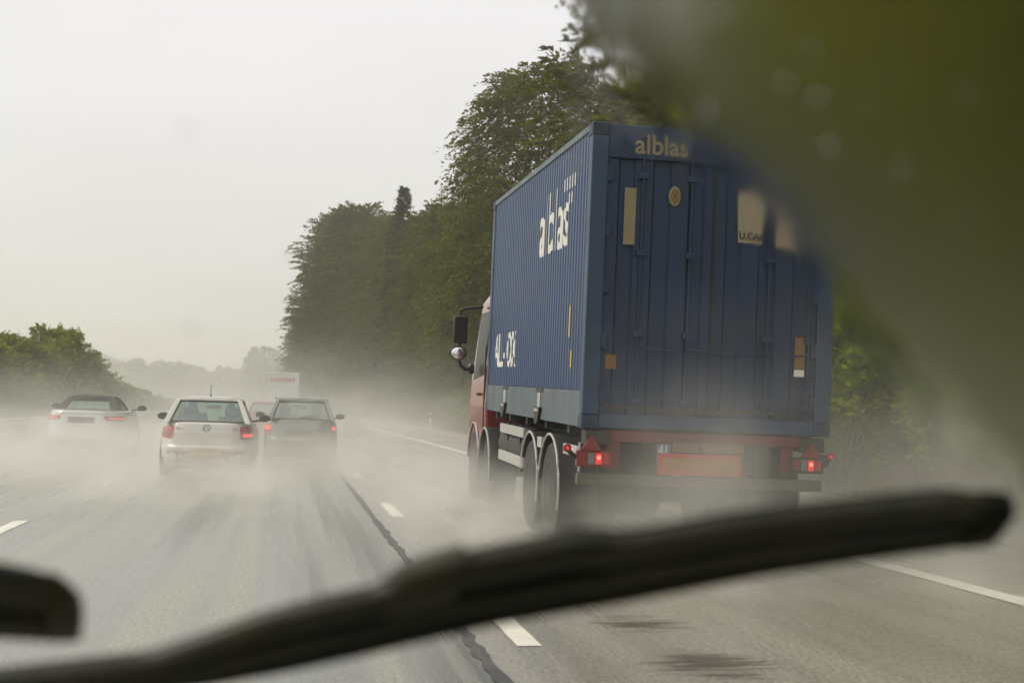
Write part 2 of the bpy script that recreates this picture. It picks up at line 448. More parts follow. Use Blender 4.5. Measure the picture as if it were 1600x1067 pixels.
# ------------------------------------------------------------------ guard rail, posts, fence, sign
gr = thing('guard_rail', 'grey steel guard rail along the left edge of the road', 'guard rail')
ys = np.arange(20, 190, 4.0)
mb = MB()
prof = [(0, .74), (.045, .72), (.05, .66), (.005, .62), (.05, .57), (.045, .50), (0, .48)]
rows = [[(-8.30 + px + cx(y), y, pz) for (px, pz) in prof] for y in ys]
mb.sheet(rows, (-.006, 0, 0)); mb.build('beam', M['steel'], gr)
for i, y in enumerate(ys):
    if i == 0:
        pm = MB().box(-8.42, -8.31, -.05, .05, -.1, .70).build('post', M['steel'], gr, loc=(cx(y), y, 0))
    else:
        c = pm.copy(); COL.objects.link(c); c.location = (cx(y), y, 0); c.parent = gr
dp0 = None
for k, (x, y) in enumerate([(8.5, 81), (8.5, 131), (8.5, 31)]):
    t = thing('delineator_post', ['white delineator post on the right verge ahead of the truck cab',
              'small far white delineator post on the hazy right verge', 'white delineator post on the right shoulder behind the truck'][k], 'road post', (x + cx(y), y, 0), group='delineator posts on the right verge')
    MB().hexa([(-.06, -.05, -.05), (.06, -.05, -.05), (.06, .05, -.05), (-.06, .05, -.05)], [(-.05, -.04, .98), (.05, -.04, 1.06), (.05, .04, 1.06), (-.05, .04, .98)]).build('post', M['postwhite'], t)
    MB().hexa([(-.061, -.054, .72), (.061, -.054, .76), (.061, .054, .76), (-.061, .054, .72)], [(-.057, -.05, .90), (.057, -.05, .94), (.057, .05, .94), (-.057, .05, .90)]).build('black_band', M['black'], t)
# wire fence at the foot of the wood
fe = thing('wire_fence', 'low wire fence with grey posts before the wood on the right', 'fence')
fy = np.arange(16, 90, 3.5)
for i, y in enumerate(fy):
    o = MB().tube([(12.3, 0, 0), (12.3, 0, 1.5)], .035, 7).build('post', M['bark'], fe, loc=(0, y, .1)) if i == 0 else o0.copy()
    if i == 0: o0 = o
    else: COL.objects.link(o); o.location = (0, y, .1); o.parent = fe
wm = MB()
for z in (.4, .7, 1.0, 1.3, 1.5): wm.tube([(12.3, y, z + .08 - .02*(i % 2)) for i, y in enumerate(fy)], .006, 4)
wm.build('wire', M['steel'], fe)
sg = thing('road_sign', 'hazy grey road sign panel on two posts behind the left bushes', 'road sign', (-11.5, 67, -.15))
MB().box(-.55, .55, -.03, .03, 2.9, 4.0).build('sign_panel', M['signgrey'], sg, bevel=.01)
for sx in (-.35, .35): MB().tube([(sx, .08, 0), (sx, .08, 4.0)], .045, 8).build('post', M['steel'], sg)
MB().tube([(.05, .08, 3.9), (.05, .08, 4.7)], [.05, .012], 8).build('mast', M['steel'], sg)

# ------------------------------------------------------------------ trees
def crown_mesh(name, seed, m, H, base, rad, n_spray, n_leaf, leaf, droop=.5, L=(1.4, 2.6), shape='round', up=.15, core=.35):
    rg = np.random.default_rng(seed)
    t = rg.random(n_spray) ** .85
    a = rg.random(n_spray) * 2*PI
    if shape == 'round': pr = np.sin(PI * (.10 + .84*t) ** .8) ** .6
    elif shape == 'cone': pr = (1 - t) ** .85 + .03
    else: pr = np.where(t < .65, .85 + .15*np.sin(t*5), np.sqrt(np.clip(1 - ((t-.65)/.36)**2, .02, 1)))
    lob = 1 + .22*np.sin(3*a + seed + 4*t) * np.cos(5*t*3 + a*2 + seed*2) + .14*np.sin(7*a + 9*t)
    rr = rad * pr * lob * (core + (1-core)*rg.random(n_spray) ** .45)
    z = base + (H-base)*t
    p0 = np.stack([rr*np.cos(a), rr*np.sin(a), z], 1)
    da = a + rg.normal(0, .5, n_spray)
    dz = up + rg.normal(0, .28, n_spray) + np.clip(t - .75, 0, 1)*3.0
    d = np.stack([np.cos(da), np.sin(da), dz], 1); d /= np.linalg.norm(d, axis=1, keepdims=True)
    Ls = rg.uniform(L[0], L[1], n_spray) * (np.clip(.35 + 1.1*pr, .3, 1) if shape == 'cone' else 1)
    side = np.cross(d, np.array([0, 0, 1.0])); side /= np.linalg.norm(side, axis=1, keepdims=True) + 1e-6
    s = rg.random((n_spray, n_leaf))
    w = (rg.random((n_spray, n_leaf)) - .5) * 2 * (.42 * (1 - .75*s)) 
    pos = (p0[:, None] + d[:, None]*(s*Ls[:, None])[..., None] + side[:, None]*(w*Ls[:, None])[..., None])
    pos[..., 2] -= droop * (s**2) * Ls[:, None] * .6 + np.abs(w)*.25*droop*Ls[:, None]
    pos += rg.normal(0, .07, pos.shape)
    ax = d[:, None]*1.0 + side[:, None]*(np.sign(w)[..., None]*.8) + rg.normal(0, .35, pos.shape)
    ax[..., 2] -= droop*.5
    ax /= np.linalg.norm(ax, axis=2, keepdims=True)
    nn = np.array([0, 0, 1.0]) + rg.normal(0, .55, pos.shape)
    bx = np.cross(ax, nn); bx /= np.linalg.norm(bx, axis=2, keepdims=True) + 1e-6
    sz = leaf * rg.uniform(.6, 1.3, pos.shape[:2])[..., None]
    P4 = np.stack([pos - ax*sz*.5, pos + bx*sz*.27, pos + ax*sz*.55, pos - bx*sz*.27], 2).reshape(-1, 3)
    F = np.arange(len(P4)).reshape(-1, 4)
    return fast_mesh(name, P4, F, m), p0
def trunk_mesh(name, seed, H, r, p0, n_limb=26, lo=.12):
    rd = random.Random(seed); mb = MB()
    pts = [(0, 0, -.6)]; rr = [r*1.25]
    for k in range(1, 9):
        t = k/8; pts.append((rd.uniform(-.25, .25)*t, rd.uniform(-.25, .25)*t, H*.93*t)); rr.append(max(.03, r*(1 - .93*t)))
    mb.tube(pts, rr, 9)
    idx = list(range(len(p0))); rd.shuffle(idx)
    for i in idx[:n_limb]:
        e = Vector(p0[i]); 
        if e.z < H*lo: continue
        zb = max(H*.08, e.z - .45*math.hypot(e.x, e.y) - .4); s = Vector((0, 0, min(zb, H*.88)))
        mid = s.lerp(e, .5) + Vector((0, 0, .25 + rd.uniform(-.2, .3)))
        q = max(.25, 1 - s.z/H)
        mb.tube([s, mid, e], [r*.34*q + .03, r*.2*q + .02, .015], 5)
    return mb
def tree_proto(name, label, seed, m, H, base, rad, ns, nl, leaf, tr, shape='round', droop=.5, L=(1.4, 2.6), up=.15, group=None, core=.35, nlimb=26):
    t = thing(name, label, 'tree', (0, 0, 0), group=group)
    me, p0 = crown_mesh('crown', seed, m, H, base, rad, ns, nl, leaf, droop, L, shape, up, core)
    c = link('crown', me, t)
    k = trunk_mesh('trunk', seed, H, tr, p0, nlimb).build('trunk', M['bark'], t, smooth=True)
    KIDS[t.name] = [c, k]
    return t
G_FOREST = 'trees of the dark wood along the right side of the road'
L_FOREST = 'dense dark green broadleaf tree in the wood right of the road'
big = tree_proto('beech_tree', 'tall beech with feathery drooping branches against the sky above the container', 11, M['leaf'], 25.2, 2.5, 6.3, 2600, 38, .30, .42, droop=.95, L=(1.6, 3.1), up=.0, core=.25, nlimb=60)
big.location = (17.6, 96, 0)
KINDS = [tree_proto('broadleaf_tree', L_FOREST, 21, M['leaf'], 23.6, .8, 4.6, 1150, 30, .34, .36, group=G_FOREST, L=(1.1, 2.1)),
         tree_proto('broadleaf_tree', L_FOREST, 22, M['leaf'], 23.6, .8, 4.2, 1100, 30, .34, .34, shape='col', group=G_FOREST, L=(1.0, 2.0)),
         tree_proto('broadleaf_tree', L_FOREST, 23, M['leaf_far'], 23.6, .6, 4.8, 1150, 30, .34, .36, droop=.7, group=G_FOREST, L=(1.1, 2.0))]
KINDS.append(tree_proto('broadleaf_tree', 'light green broadleaf tree close by on the right, colour lifted for the rain film glow', 24, M['leaf_near'], 23.6, .6, 4.8, 1150, 30, .34, .36, group='light green trees close by on the right', L=(1.1, 2.0)))
spr = tree_proto('spruce_tree', 'spruce with a pointed tip sticking out above the wood', 31, M['needle'], 24.6, 1.5, 2.9, 900, 26, .26, .3, shape='cone', droop=.4, L=(.9, 1.6), up=-.1)
spr.location = (11.7, 143, 0); spr.scale = (1, 1, .98)
rd = random.Random(9)
used = [0, 0, 0, 0]
def forest(x, y, h, rs=1.0, kind=None):
    k = rd.randrange(3) if kind is None else kind
    loc = (x + cx(y), y, 0); s = h/24; rot = rd.uniform(0, 6.28)
    if not used[k]:
        o = KINDS[k]; o.location = loc; o.rotation_euler.z = rot; o.scale = (s*rs, s*rs, s); used[k] = 1
    else: o = copy_tree(KINDS[k], loc, rot, (s*rs, s*rs, s))
    return o
def lim(y):
    for (a, b, h) in ((-99, 30, 27), (30, 70, 28), (70, 92, 20.5), (92, 120, 17.5), (120, 140, 20.6), (140, 160, 22.4), (160, 178, 24.2), (178, 230, 26.6)):
        if a <= y < b: return h
y = 20
while y < 200:
    if abs(y - 96) > 4 and abs(y - 143) > 3:
        back = 5.5 if 30 < y < 92 else 0
        forest(14.2 + back + rd.uniform(-.8, 1.0) - (1.2 if y > 172 else 0), y, lim(y) + rd.uniform(-1.3, .3) + (2.0 if y > 178 else 0), rd.uniform(.95, 1.15), (1 if y > 172 else 3 if y < 46 else None))
        if back: forest(13.6 + rd.uniform(-.5, .8), y + 2, rd.uniform(6.5, 9) * min(1, y/60), 1.6, 3 if y < 60 else None)
    y += rd.uniform(5.2, 6.6)
y = -14  # row begins unseen behind the camera, to keep sky light off the lorry's rear
while y < 205:
    forest(21.5 + (5 if 30 < y < 92 else 0) + rd.uniform(-1.5, 1.5), y, lim(y) + rd.uniform(0, 1.5), 1.2, 3 if 0 < y < 48 else None)
    y += rd.uniform(6.5, 8.5)
y = -40  # starts further back out of view, likewise added to block sky light
while y < 215:
    forest(29 + (5 if 30 < y < 92 else 0) + rd.uniform(-2, 2), y, lim(y) + rd.uniform(.5, 2), 1.3)
    y += rd.uniform(8, 10)
for (x, y, h) in [(12.0, 203, 20), (12.5, 208, 16), (14, 213, 20)]: forest(x, y, h, 1.1)
# far woods
far = []
def wood(name, label, pts, seed, m, leaf):
    rg = np.random.default_rng(seed); V = []
    for (x, y, h, r) in pts:
        n = 420
        t = rg.random(n); a = rg.random(n)*2*PI
        rr = r * np.sin(PI*(.12 + .8*t)) ** .6 * (.6 + .4*rg.random(n)) * (1 + .2*np.sin(3*a + x))
        c = np.stack([x + rr*np.cos(a), y + rr*np.sin(a), h*(.02 + .98*t)], 1)
        q = rg.normal(0, 1, (n, 2, 3)); q /= np.linalg.norm(q, axis=2, keepdims=True)
        sz = leaf * rg.uniform(.6, 1.4, (n, 1))
        V.append(np.stack([c - q[:, 0]*sz, c + q[:, 1]*sz*.6, c + q[:, 0]*sz, c - q[:, 1]*sz*.6], 1).reshape(-1, 3))
    V = np.concatenate(V); o = link(name, fast_mesh(name, V, np.arange(len(V)).reshape(-1, 4), m)); tag(o, label, 'wood', kind='stuff')
rg = np.random.default_rng(5)
wood('woods', 'hazy far wood beyond the bend behind the white lorry', [(-11 + 5*i*.62 + rg.uniform(-1, 1), 430 + rg.uniform(-15, 25), (17.5 + 5.5*(i/12)**.6) + rg.uniform(-1.5, 1), 4.2) for i in range(13)], 1, M['leaf_far'], .9)
wood('woods', 'very faint treeline on the horizon left of the cars', [(x + rg.uniform(-3, 3), 720 + rg.uniform(-25, 25), 21 + 2.5*math.sin(x*.05) + rg.uniform(-2, 2), 6) for x in np.arange(-190, 10, 5)], 2, M['leaf_far'], 1.6)

# bushes: right verge and the hedge on the central reservation
def bush_proto(name, label, seed, m, H, rad, ns, nl, leaf, group):
    t = thing(name, label, 'bush', group=group)
    me, p0 = crown_mesh('foliage', seed, m, H, .05, rad, ns, nl, leaf, .45, (.35, .8), 'round', .5, .3)
    c = link('foliage', me, t); st = MB(); r2 = random.Random(seed)
    for i in range(9):
        e = p0[r2.randrange(len(p0))]; st.tube([(r2.uniform(-.15, .15), r2.uniform(-.15, .15), -.15), (e[0]*.5, e[1]*.5, e[2]*.55), tuple(e)], [.03, .02, .008], 5)
    k = st.build('stem', M['bark'], t); KIDS[t.name] = [c, k]; return t
b0 = bush_proto('bush', 'bright green bush beside the right edge of the blue container', 41, M['bush'], 2.9, 1.5, 420, 22, .16, None)
b0.location = (9.9, 23.4, .1)
copy_tree(b0, (11.3, 21.2, .1), 2.0, (.8, .8, .75), 'lower green bush standing before the wood at the right of the lorry')
copy_tree(b0, (11.2, 28.5, .1), 4.0, (1.0, 1.0, 1.05), 'green bush half hidden behind the right edge of the container')
G_UND = 'bushes at the foot of the wood on the right'
b1 = bush_proto('bush', 'dark green undergrowth bush at the foot of the roadside wood', 42, M['leaf_far'], 2.6, 1.6, 320, 22, .2, G_UND)
b1.location = (11.4, 33, 0)
y = 36.5
while y < 190:
    copy_tree(b1, (11.2 + rd.uniform(-.4, .6) + cx(y), y, 0), rd.uniform(0, 6), (1.1, 1.1, rd.uniform(.6, 1.1))); y += rd.uniform(3.5, 5)
for (x, y, h) in [(12.0, 14.5, .8), (12.3, 16.8, .95), (12.0, 18.8, .8), (12.4, 23.5, 1.1), (12.2, 26.0, 1.0), (12.6, 20.5, 1.2), (13.6, 18, 1.4), (13.8, 22, 1.5), (13.4, 26, 1.4), (11.6, 31, 1.0)]:
    copy_tree(b0, (x, y, .1), y, (1.15, 1.15, h), 'light green bush in the thicket right of the lorry behind the rain film', 'light green thicket bushes on the right')
G_HEDGE = 'bushes on the central reservation at the left'
L_HEDGE = 'yellow green bush in the hedge behind the left guard rail'
h0 = bush_proto('bush', L_HEDGE, 43, M['hedge'], 4.2, 2.1, 520, 22, .24, G_HEDGE)
h0.location = (-12.2, 55, 0); h0.scale = (1, 1, .9)
for (x, y, h) in [(-12.0, 47, 3.9), (-12.4, 51, 3.7), (-11.8, 59, 3.4), (-11.9, 62.5, 3.9), (-11.7, 66, 3.8), (-11.6, 73.5, 5.1), (-11.7, 70, 4.3), (-11.4, 77.5, 4.0),
                  (-11.3, 81, 3.3), (-11.3, 85, 2.9), (-11.2, 90, 2.6), (-11.3, 95, 2.5), (-11.2, 100, 2.2), (-11.3, 106, 2.3), (-11.4, 112, 1.9),
                  (-11.4, 119, 1.8), (-11.5, 127, 1.7), (-11.6, 136, 1.7), (-14, 64, 4.2), (-14, 70, 4.6), (-14.2, 56, 4.3), (-12.0, 43, 3.3), (-12, 146, 1.6)]:
    copy_tree(h0, (x, y, 0), rd.uniform(0, 6), (1.0, 1.0, h/4.55))
# grass and weeds
def blades(name, label, n, xr, yr, hgt, wid, m, seed, zf, tuft=7, dens=None):
    rg = np.random.default_rng(seed)
    k = n // tuft
    cxy = np.stack([rg.uniform(*xr, k), yr[0] + (yr[1]-yr[0])*rg.random(k)**1.6], 1)
    c = np.repeat(cxy, tuft, 0) + rg.normal(0, .07, (k*tuft, 2))
    hh = np.repeat(rg.uniform(hgt[0], hgt[1], k), tuft) * rg.uniform(.5, 1.1, k*tuft)
    lean = rg.normal(0, .28, (k*tuft, 2)) * hh[:, None]
    a = rg.random(k*tuft)*2*PI; w = wid*rg.uniform(.6, 1.4, k*tuft)
    dx = np.stack([np.cos(a)*w, np.sin(a)*w], 1)
    z0 = zf(c[:, 0], c[:, 1]) - .03
    off = np.array([cx(y) for y in c[:, 1]])
    c[:, 0] += off
    V = np.zeros((k*tuft, 4, 3))
    V[:, 0, :2] = c - dx; V[:, 1, :2] = c + dx
    V[:, 2, :2] = c + lean + dx*.25; V[:, 3, :2] = c + lean - dx*.25
    V[:, :2, 2] = z0[:, None]; V[:, 2:, 2] = (z0 + hh)[:, None]
    V = V.reshape(-1, 3); o = link(name, fast_mesh(name, V, np.arange(len(V)).reshape(-1, 4), m)); tag(o, label, 'grass', kind='stuff')
blades('grass', 'rough wet verge grass along the right side of the road', 56000, (9.25, 13.0), (11, 150), (.12, .5), .018, M['grass'], 3, lambda x, y: .08*(x - 9.2))
blades('weeds', 'tall brownish weeds on the verge right of the truck', 22000, (9.5, 12.4), (13, 36), (.35, .8), .022, M['weed'], 4, lambda x, y: .08*(x - 9.2))
blades('grass', 'rough grass under the left guard rail and bushes', 34000, (-14.0, -8.1), (30, 170), (.15, .5), .022, M['grass'], 6, lambda x, y: 0*x - .03)

# ------------------------------------------------------------------ the lorry with its container
TR_LOC = (3.885, 12.45, 0.0); PITCH = .023
TR_ROT = (PITCH, R(1.0), 0)
def text_mesh(body, size, bold=0.0, spacing=1.0):
    cu = bpy.data.curves.new('lettering', 'FONT'); cu.body = body; cu.size = size; cu.offset = bold; cu.space_character = spacing
    cu.resolution_u = 3
    ob = bpy.data.objects.new('lettering', cu); COL.objects.link(ob)
    dg = bpy.context.evaluated_depsgraph_get(); dg.update()
    me = bpy.data.meshes.new_from_object(ob.evaluated_get(dg)); bpy.data.objects.remove(ob); bpy.data.curves.remove(cu)
    return me
ct = thing('shipping_container', 'dark blue corrugated shipping container with white lettering riding on the lorry', 'container', TR_LOC, TR_ROT)
CW, CL, CZ0, CZ1 = 1.205, 6.20, 1.16, 3.99
PITCHC = .128
CDEP = .013
def cprof(y):
    u = (y / PITCHC) % 1.0
    if u < .34: return 0.
    if u < .50: return CDEP*(u-.34)/.16
    if u < .84: return CDEP
    return CDEP*(1-(u-.84)/.16)
Y0, Y1 = .20, CL - .16
brk = []
k = 0
while k*PITCHC < CL:
    for q in (0, .34, .5, .84): 
        yy = (k+q)*PITCHC
        if Y0 < yy < Y1: brk.append(yy)
    k += 1
ysc = [Y0] + brk + [Y1]
for s in (-1, 1):
    rows = [[(s*(CW - .012 - cprof(yv)), yv, z) for yv in ysc] for z in (CZ0 + .34, CZ1 - .07)]
    MB().sheet(rows, (-s*.003, 0, 0)).build('side_panel', M['blue'], ct)
    MB().box(s*CW - (0 if s < 0 else .06), s*CW + (.06 if s < 0 else 0), .10, CL - .1, CZ0, CZ0 + .335).build('bottom_rail', M['rail'], ct, bevel=.004)
    MB().box(s*CW - (0 if s < 0 else .07), s*CW + (.07 if s < 0 else 0), .12, CL - .12, CZ1 - .065, CZ1).build('top_rail', M['rail'], ct, bevel=.008)
    for yb in (0.0, CL - .16):
        x0, x1 = (-CW, -CW + .16) if s < 0 else (CW - .16, CW)
        MB().box(x0, x1, yb, yb + .16, CZ0 + .12, CZ1 - .12).build('corner_post', M['post'], ct, bevel=.012)
        for z in (CZ0 - .01, CZ1 - .12):
            cc = MB().box(x0 - (.004 if s < 0 else 0), x1 + (.004 if s > 0 else 0), yb - .004, yb + .175, z, z + .125).build('corner_casting', M['blue_shaded'], ct, bevel=.015)
            ov = MB()
            xm = (x0+x1)/2
            ov.lathe((xm, yb - .0055, z + .062), (0, -1, 0), [(0, .034), (.001, .033)], 14)
            ov.build('twist_lock_hole', M['black'], cc)
# forklift pockets on the side rail
for s in (-1, 1):
    for yp in (2.17, 4.52):
        xs = s*CW
        MB().box(min(xs, xs + s*.006), max(xs, xs + s*.006), yp - .19, yp + .19, CZ0 + .29, CZ0 + .342).build('fork_pocket', M['black'], ct)
        MB().box(min(xs, xs + s*.012), max(xs, xs + s*.012), yp - .07, yp + .08, CZ0 + .13, CZ0 + .285).build('pocket_strap', M['alu'], ct, bevel=.003)
        MB().hexa([(min(xs, xs+s*.03), yp - .02, CZ0 - .05), (max(xs, xs+s*.03), yp - .02, CZ0 - .05), (max(xs, xs+s*.03), yp + .12, CZ0 - .05), (min(xs, xs+s*.03), yp + .12, CZ0 - .05)],
                  [(min(xs, xs+s*.03), yp - .16, CZ0 + .13), (max(xs, xs+s*.03), yp - .16, CZ0 + .13), (max(xs, xs+s*.03), yp + .18, CZ0 + .13), (min(xs, xs+s*.03), yp + .18, CZ0 + .13)]).build('twist_bracket', M['black'], ct)
        MB().box(min(xs+s*.03, xs + s*.04), max(xs+s*.03, xs + s*.04), yp - .1, yp + .1, CZ0 + .085, CZ0 + .115).build('bracket_lip', M['alu'], ct)
MB().box(-CW + .08, CW - .08, .1, CL - .1, CZ1 - .045, CZ1 - .02).build('roof_panel', M['blue'], ct)
MB().box(-CW + .06, CW - .06, .1, CL - .05, CZ0 + .02, CZ0 + .12).build('floor_frame', M['chassis'], ct)
MB().box(-CW + .16, CW - .16, CL - .06, CL - .02, CZ0 + .12, CZ1 - .1).build('front_wall', M['blue'], ct)
hd = MB().box(-CW + .16, CW - .16, .01, .10, CZ1 - .32, CZ1 - .005).build('door_header', M['blue_shaded'], ct, bevel=.01)
MB().box(-CW + .16, CW - .16, .0, .10, CZ0 + .0, CZ0 + .13).build('door_sill', M['post'], ct, bevel=.01)
# doors: pressed panels with vertical ribs, hinges, locking bars
for s in (-1, 1):
    x0, x1 = (-CW + .165, -.012) if s < 0 else (.012, CW - .165)
    zb, zt = CZ0 + .135, CZ1 - .325
    prof = []; wd = x1 - x0
    for (u, dd) in [(0, 0), (.10, 0), (.12, .03), (.24, .03), (.26, 0), (.42, 0), (.44, .03), (.58, .03), (.60, 0), (.76, 0), (.78, .03), (.90, .03), (.92, 0), (1, 0)]:
        prof.append((x0 + wd*u, .035 + dd))
    rows = [[(px, py, z) for (px, py) in prof] for z in (zb, zt)]
    d = MB().sheet(rows, (0, .03, 0)).build('door', M['blue_shaded'], ct)
    for xr in ((x0 + .33*wd, x0 + .79*wd) if s < 0 else (x0 + .53*wd, x0 + .93*wd)):
        MB().tube([(xr, .012, zb - .05), (xr, .012, zt + .03)], .013, 9).build('locking_bar', M['blue_shaded'], d, smooth=True)
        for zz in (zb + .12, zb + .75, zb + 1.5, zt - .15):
            MB().box(xr - .05, xr + .05, -.008, .03, zz - .03, zz + .03).build('bar_bracket', M['blue_shaded'], d, bevel=.006)
        MB().tube([(xr, -.012, zb + .62), (xr + s*-.22, -.02, zb + .60), (xr + s*-.36, -.02, zb + .6)], .010, 7).build('door_handle', M['blue_shaded'], d)
    for zz in np.linspace(zb + .15, zt - .15, 5):
        xx = x0 if s < 0 else x1
        MB().box(xx - .05, xx + .05, .005, .034, zz - .07, zz + .07).build('hinge', M['blue_shaded'], d, bevel=.006)
gk = MB()
gk.sheet([[(x, .03 - .012, CZ0 + .15 - .035*math.cos(x*1.25) + .05 + dz) for x in np.linspace(-1.04, 1.04, 16)] for dz in (0, .035)], (0, .012, 0))
gk.build('door_gasket', M['chassis'], ct)
MB().box(-.012, .012, .02, .034, CZ0 + .14, CZ1 - .33).build('door_seal', M['black'], ct)
# decals (flat print on the doors): x, z measured in container axes
def decal(name, m, x0, x1, z0, z1, yy=.003, bev=0):
    b = MB().box(x0, x1, yy - .004, yy, z0, z1).build(name, m, ct, bevel=bev); return b
decal('tall_decal', M['decal'], -.875, -.765, 2.87, 3.40, .030)
dsk = MB().lathe((0, 0, 0), (0, -1, 0), [(0, .085), (.012, .085), (.016, .078)], 20).build('oval_plate', M['decal'], ct, loc=(-.395, .03, 3.345)); dsk.scale = (.68, 1, 1.12)
rgm = MB()
pts = [(math.cos(2*PI*k/20)*.05, -.018, math.sin(2*PI*k/20)*.05) for k in range(21)]
rgm.tube(pts, .006, 5).build('plate_ring', M['orange_plate'], dsk)
rgm2 = MB(); rgm2.box(-.022, .022, -.021, -.016, -.026, .026).build('plate_centre', M['orange_plate'], dsk)
d2 = decal('capacity_decal', M['white_letter'], .235, .475, 2.95, 3.42, .026)
d2.data.materials[0] = mat('old_white_decal', (.34, .29, .19), .6, noise=(6, .5, (.24, .19, .10), (1, 1, 1)))
decal('white_decal', d2.data.materials[0], .62, .84, 2.95, 3.36, .026)
def flat_text(body, size, x, y, z, m, parent, bold=0.0, sx=1.0, name='lettering', ex=.002):
    me = text_mesh(body, size, bold); me.name = name
    for v in me.vertices: v.co = Vector((x + v.co.x*sx, y, z + v.co.y))
    me.materials.clear(); me.materials.append(m)
    o = link(name, me, parent); return o
flat_text('U.CAP', .10, .245, .019, 2.985, M['black'], ct, .004, .85)
decal('orange_plate', M['orange_plate'], -1.0, -.895, 1.705, 1.84, .022, .004)
decal('orange_strip', M['orange_plate'], .835, .935, 1.78, 2.08, .022)
decal('white_tag', M['white_letter'], .835, .935, 1.71, 1.775, .022)
flat_text('alblas', .26, -.80, .008, CZ1 - .265, M['decal'], hd, .004, .95)
# lettering painted over the corrugation of both long sides
def side_text(body, y_start, y_end, z0, height, s, bold, name='lettering'):
    me = text_mesh(body, 1.0, bold)
    xs = [v.co.x for v in me.vertices]; ys_ = [v.co.y for v in me.vertices]
    ax, bx_, ay, by = min(xs), max(xs), min(ys_), max(ys_)
    bm = bmesh.new(); bm.from_mesh(me)
    for v in bm.verts:
        v.co = Vector((0, y_start + (y_end - y_start)*(v.co.x-ax)/(bx_-ax), z0 + height*(v.co.y-ay)/(by-ay)))
    for yb in brk:
        if min(y_start, y_end) < yb < max(y_start, y_end):
            bmesh.ops.bisect_plane(bm, geom=bm.verts[:] + bm.edges[:] + bm.faces[:], plane_co=(0, yb, 0), plane_no=(0, 1, 0), dist=1e-5)
    for v in bm.verts: v.co.x = s*(CW - .012 - cprof(v.co.y) + .003)
    bm.to_mesh(me); bm.free(); me.materials.clear(); me.materials.append(M['white_letter']); me.name = name
    return link(name, me, ct)
side_text('alblas', 2.62, 1.06, 2.93, .66, -1, .006)
side_text('ALL-IOX', 5.62, 3.95, 1.73, .44, -1, .012)
side_text('alblas', 1.06, 2.62, 2.93, .66, 1, .025)
def side_strip(y, w, z0, z1, m, name, s=-1):
    yc = round(y / PITCHC) * PITCHC + .17*PITCHC
    x = s*(CW - .012 + .002)
    MB().box(min(x, x - s*.003), max(x, x - s*.003), yc - w/2, yc + w/2, z0, z1).build(name, m, ct)
for y in (1.26, 1.13, 1.00, .87, .74): side_strip(y, .04, 3.50, 3.63, M['white_letter'], 'white_mark')
for y in (1.05, .92): side_strip(y, .04, 3.35, 3.46, M['white_letter'], 'white_mark')
side_strip(.81, .06, 2.01, 2.32, M['yellow'], 'yellow_mark'); side_strip(.61, .06, 1.71, 1.88, M['yellow'], 'yellow_mark')

tk = thing('container_lorry', 'red cabbed four axle lorry carrying the blue container in the right lane', 'lorry', TR_LOC, TR_ROT)
for s in (-1, 1):
    MB().box(s*.42 - .05, s*.42 + .05, .15, 8.0, .82, 1.06).build('chassis_rail', M['chassis'], tk, bevel=.008)
for yy in (.3, 1.0, 2.2, 3.4, 4.6, 5.7):
    MB().box(-1.12, 1.12, yy - .06, yy + .06, 1.065, 1.145).build('bolster', M['chassis'], tk)
MB().box(-.95, .92, .02, .14, 1.035, 1.14).build('rear_crossmember', M['redframe'], tk, bevel=.01)
MB().box(.92, 1.16, .0, .2, 1.00, 1.13).build('twist_lock_mount', M['chassis'], tk, bevel=.01)
MB().box(-1.16, -.92, .0, .2, 1.00, 1.13).build('twist_lock_mount', M['chassis'], tk, bevel=.01)
for x in (-.88, .80): MB().box(x - .06, x + .06, .03, .12, .78, 1.034).build('lamp_bracket', M['redframe'], tk, bevel=.006)
# lamp boards
for s, xa, xb in ((-1, -1.24, -.90), (1, .82, 1.15)):
    lb = MB().box(xa, xb, -.02, .06, .80, .95).build('lamp_board', M['dullred'] if s < 0 else M['chassis'], tk, bevel=.012)
    xo = xa + .13 if s < 0 else xb - .13
    MB().add([(xo - .095, -.03, .95), (xo + .095, -.03, .95), (xo, -.03, 1.09), (xo - .095, .0, .95), (xo + .095, .0, .95), (xo, .0, 1.09)],
             [(0, 1, 2), (5, 4, 3), (0, 3, 4, 1), (1, 4, 5, 2), (2, 5, 3, 0)]).build('reflector_triangle', M['dullred'], lb)
    for i, (dx, mm) in enumerate(((-.105, 'dullred'), (-.035, 'plate_grey'), (.035, 'lit'), (.105, 'redlens'))):
        xl = (xa+xb)/2 + dx*(1 if s < 0 else -1) * (-1 if s < 0 else 1) * -1
        MB().box(xl - .03, xl + .03, -.028, -.021, .825, .925).build('lamp_lens', M[mm], lb, bevel=.003)
        if mm == 'lit':
            MB().lathe((xl, -.029, .885), (0, -1, 0), [(0, .02), (.006, .016), (.009, .004)], 12).build('bulb', M['litcore'], lb)
    # side marker on a rubber arm
    xm = -1.33 if s < 0 else 1.22
    am = MB().tube([(xa if s < 0 else xb, .02, .88), ((xa - .03) if s < 0 else xb + .05, .02, .90), (xm, .02, .955)], [.03, .024, .02], 8).build('marker_arm', M['black'], tk)
    MB().lathe((xm, .035, .965), (0, -1, 0), [(0, .03), (.01, .038), (.05, .038), (.062, .028)], 14).build('marker_lamp', M['dullred'], am, smooth=True)
    MB().lathe((xm, -.028, .965), (0, -1, 0), [(0, .018), (.006, .014), (.01, .004)], 10).build('marker_bulb', M['lit'], am)
MB().box(-1.23, 1.14, -.02, .07, .63, .735).build('underrun_bar', M['guardbar'], tk, bevel=.012)
for x in (-.5, .5): MB().box(x - .04, x + .04, .0, .08, .735, 1.03).build('bar_bracket', M['chassis'], tk)
pb = MB().box(-.48, -.355, -.005, .02, .82, 1.03).build('number_board', M['plate_grey'], tk)
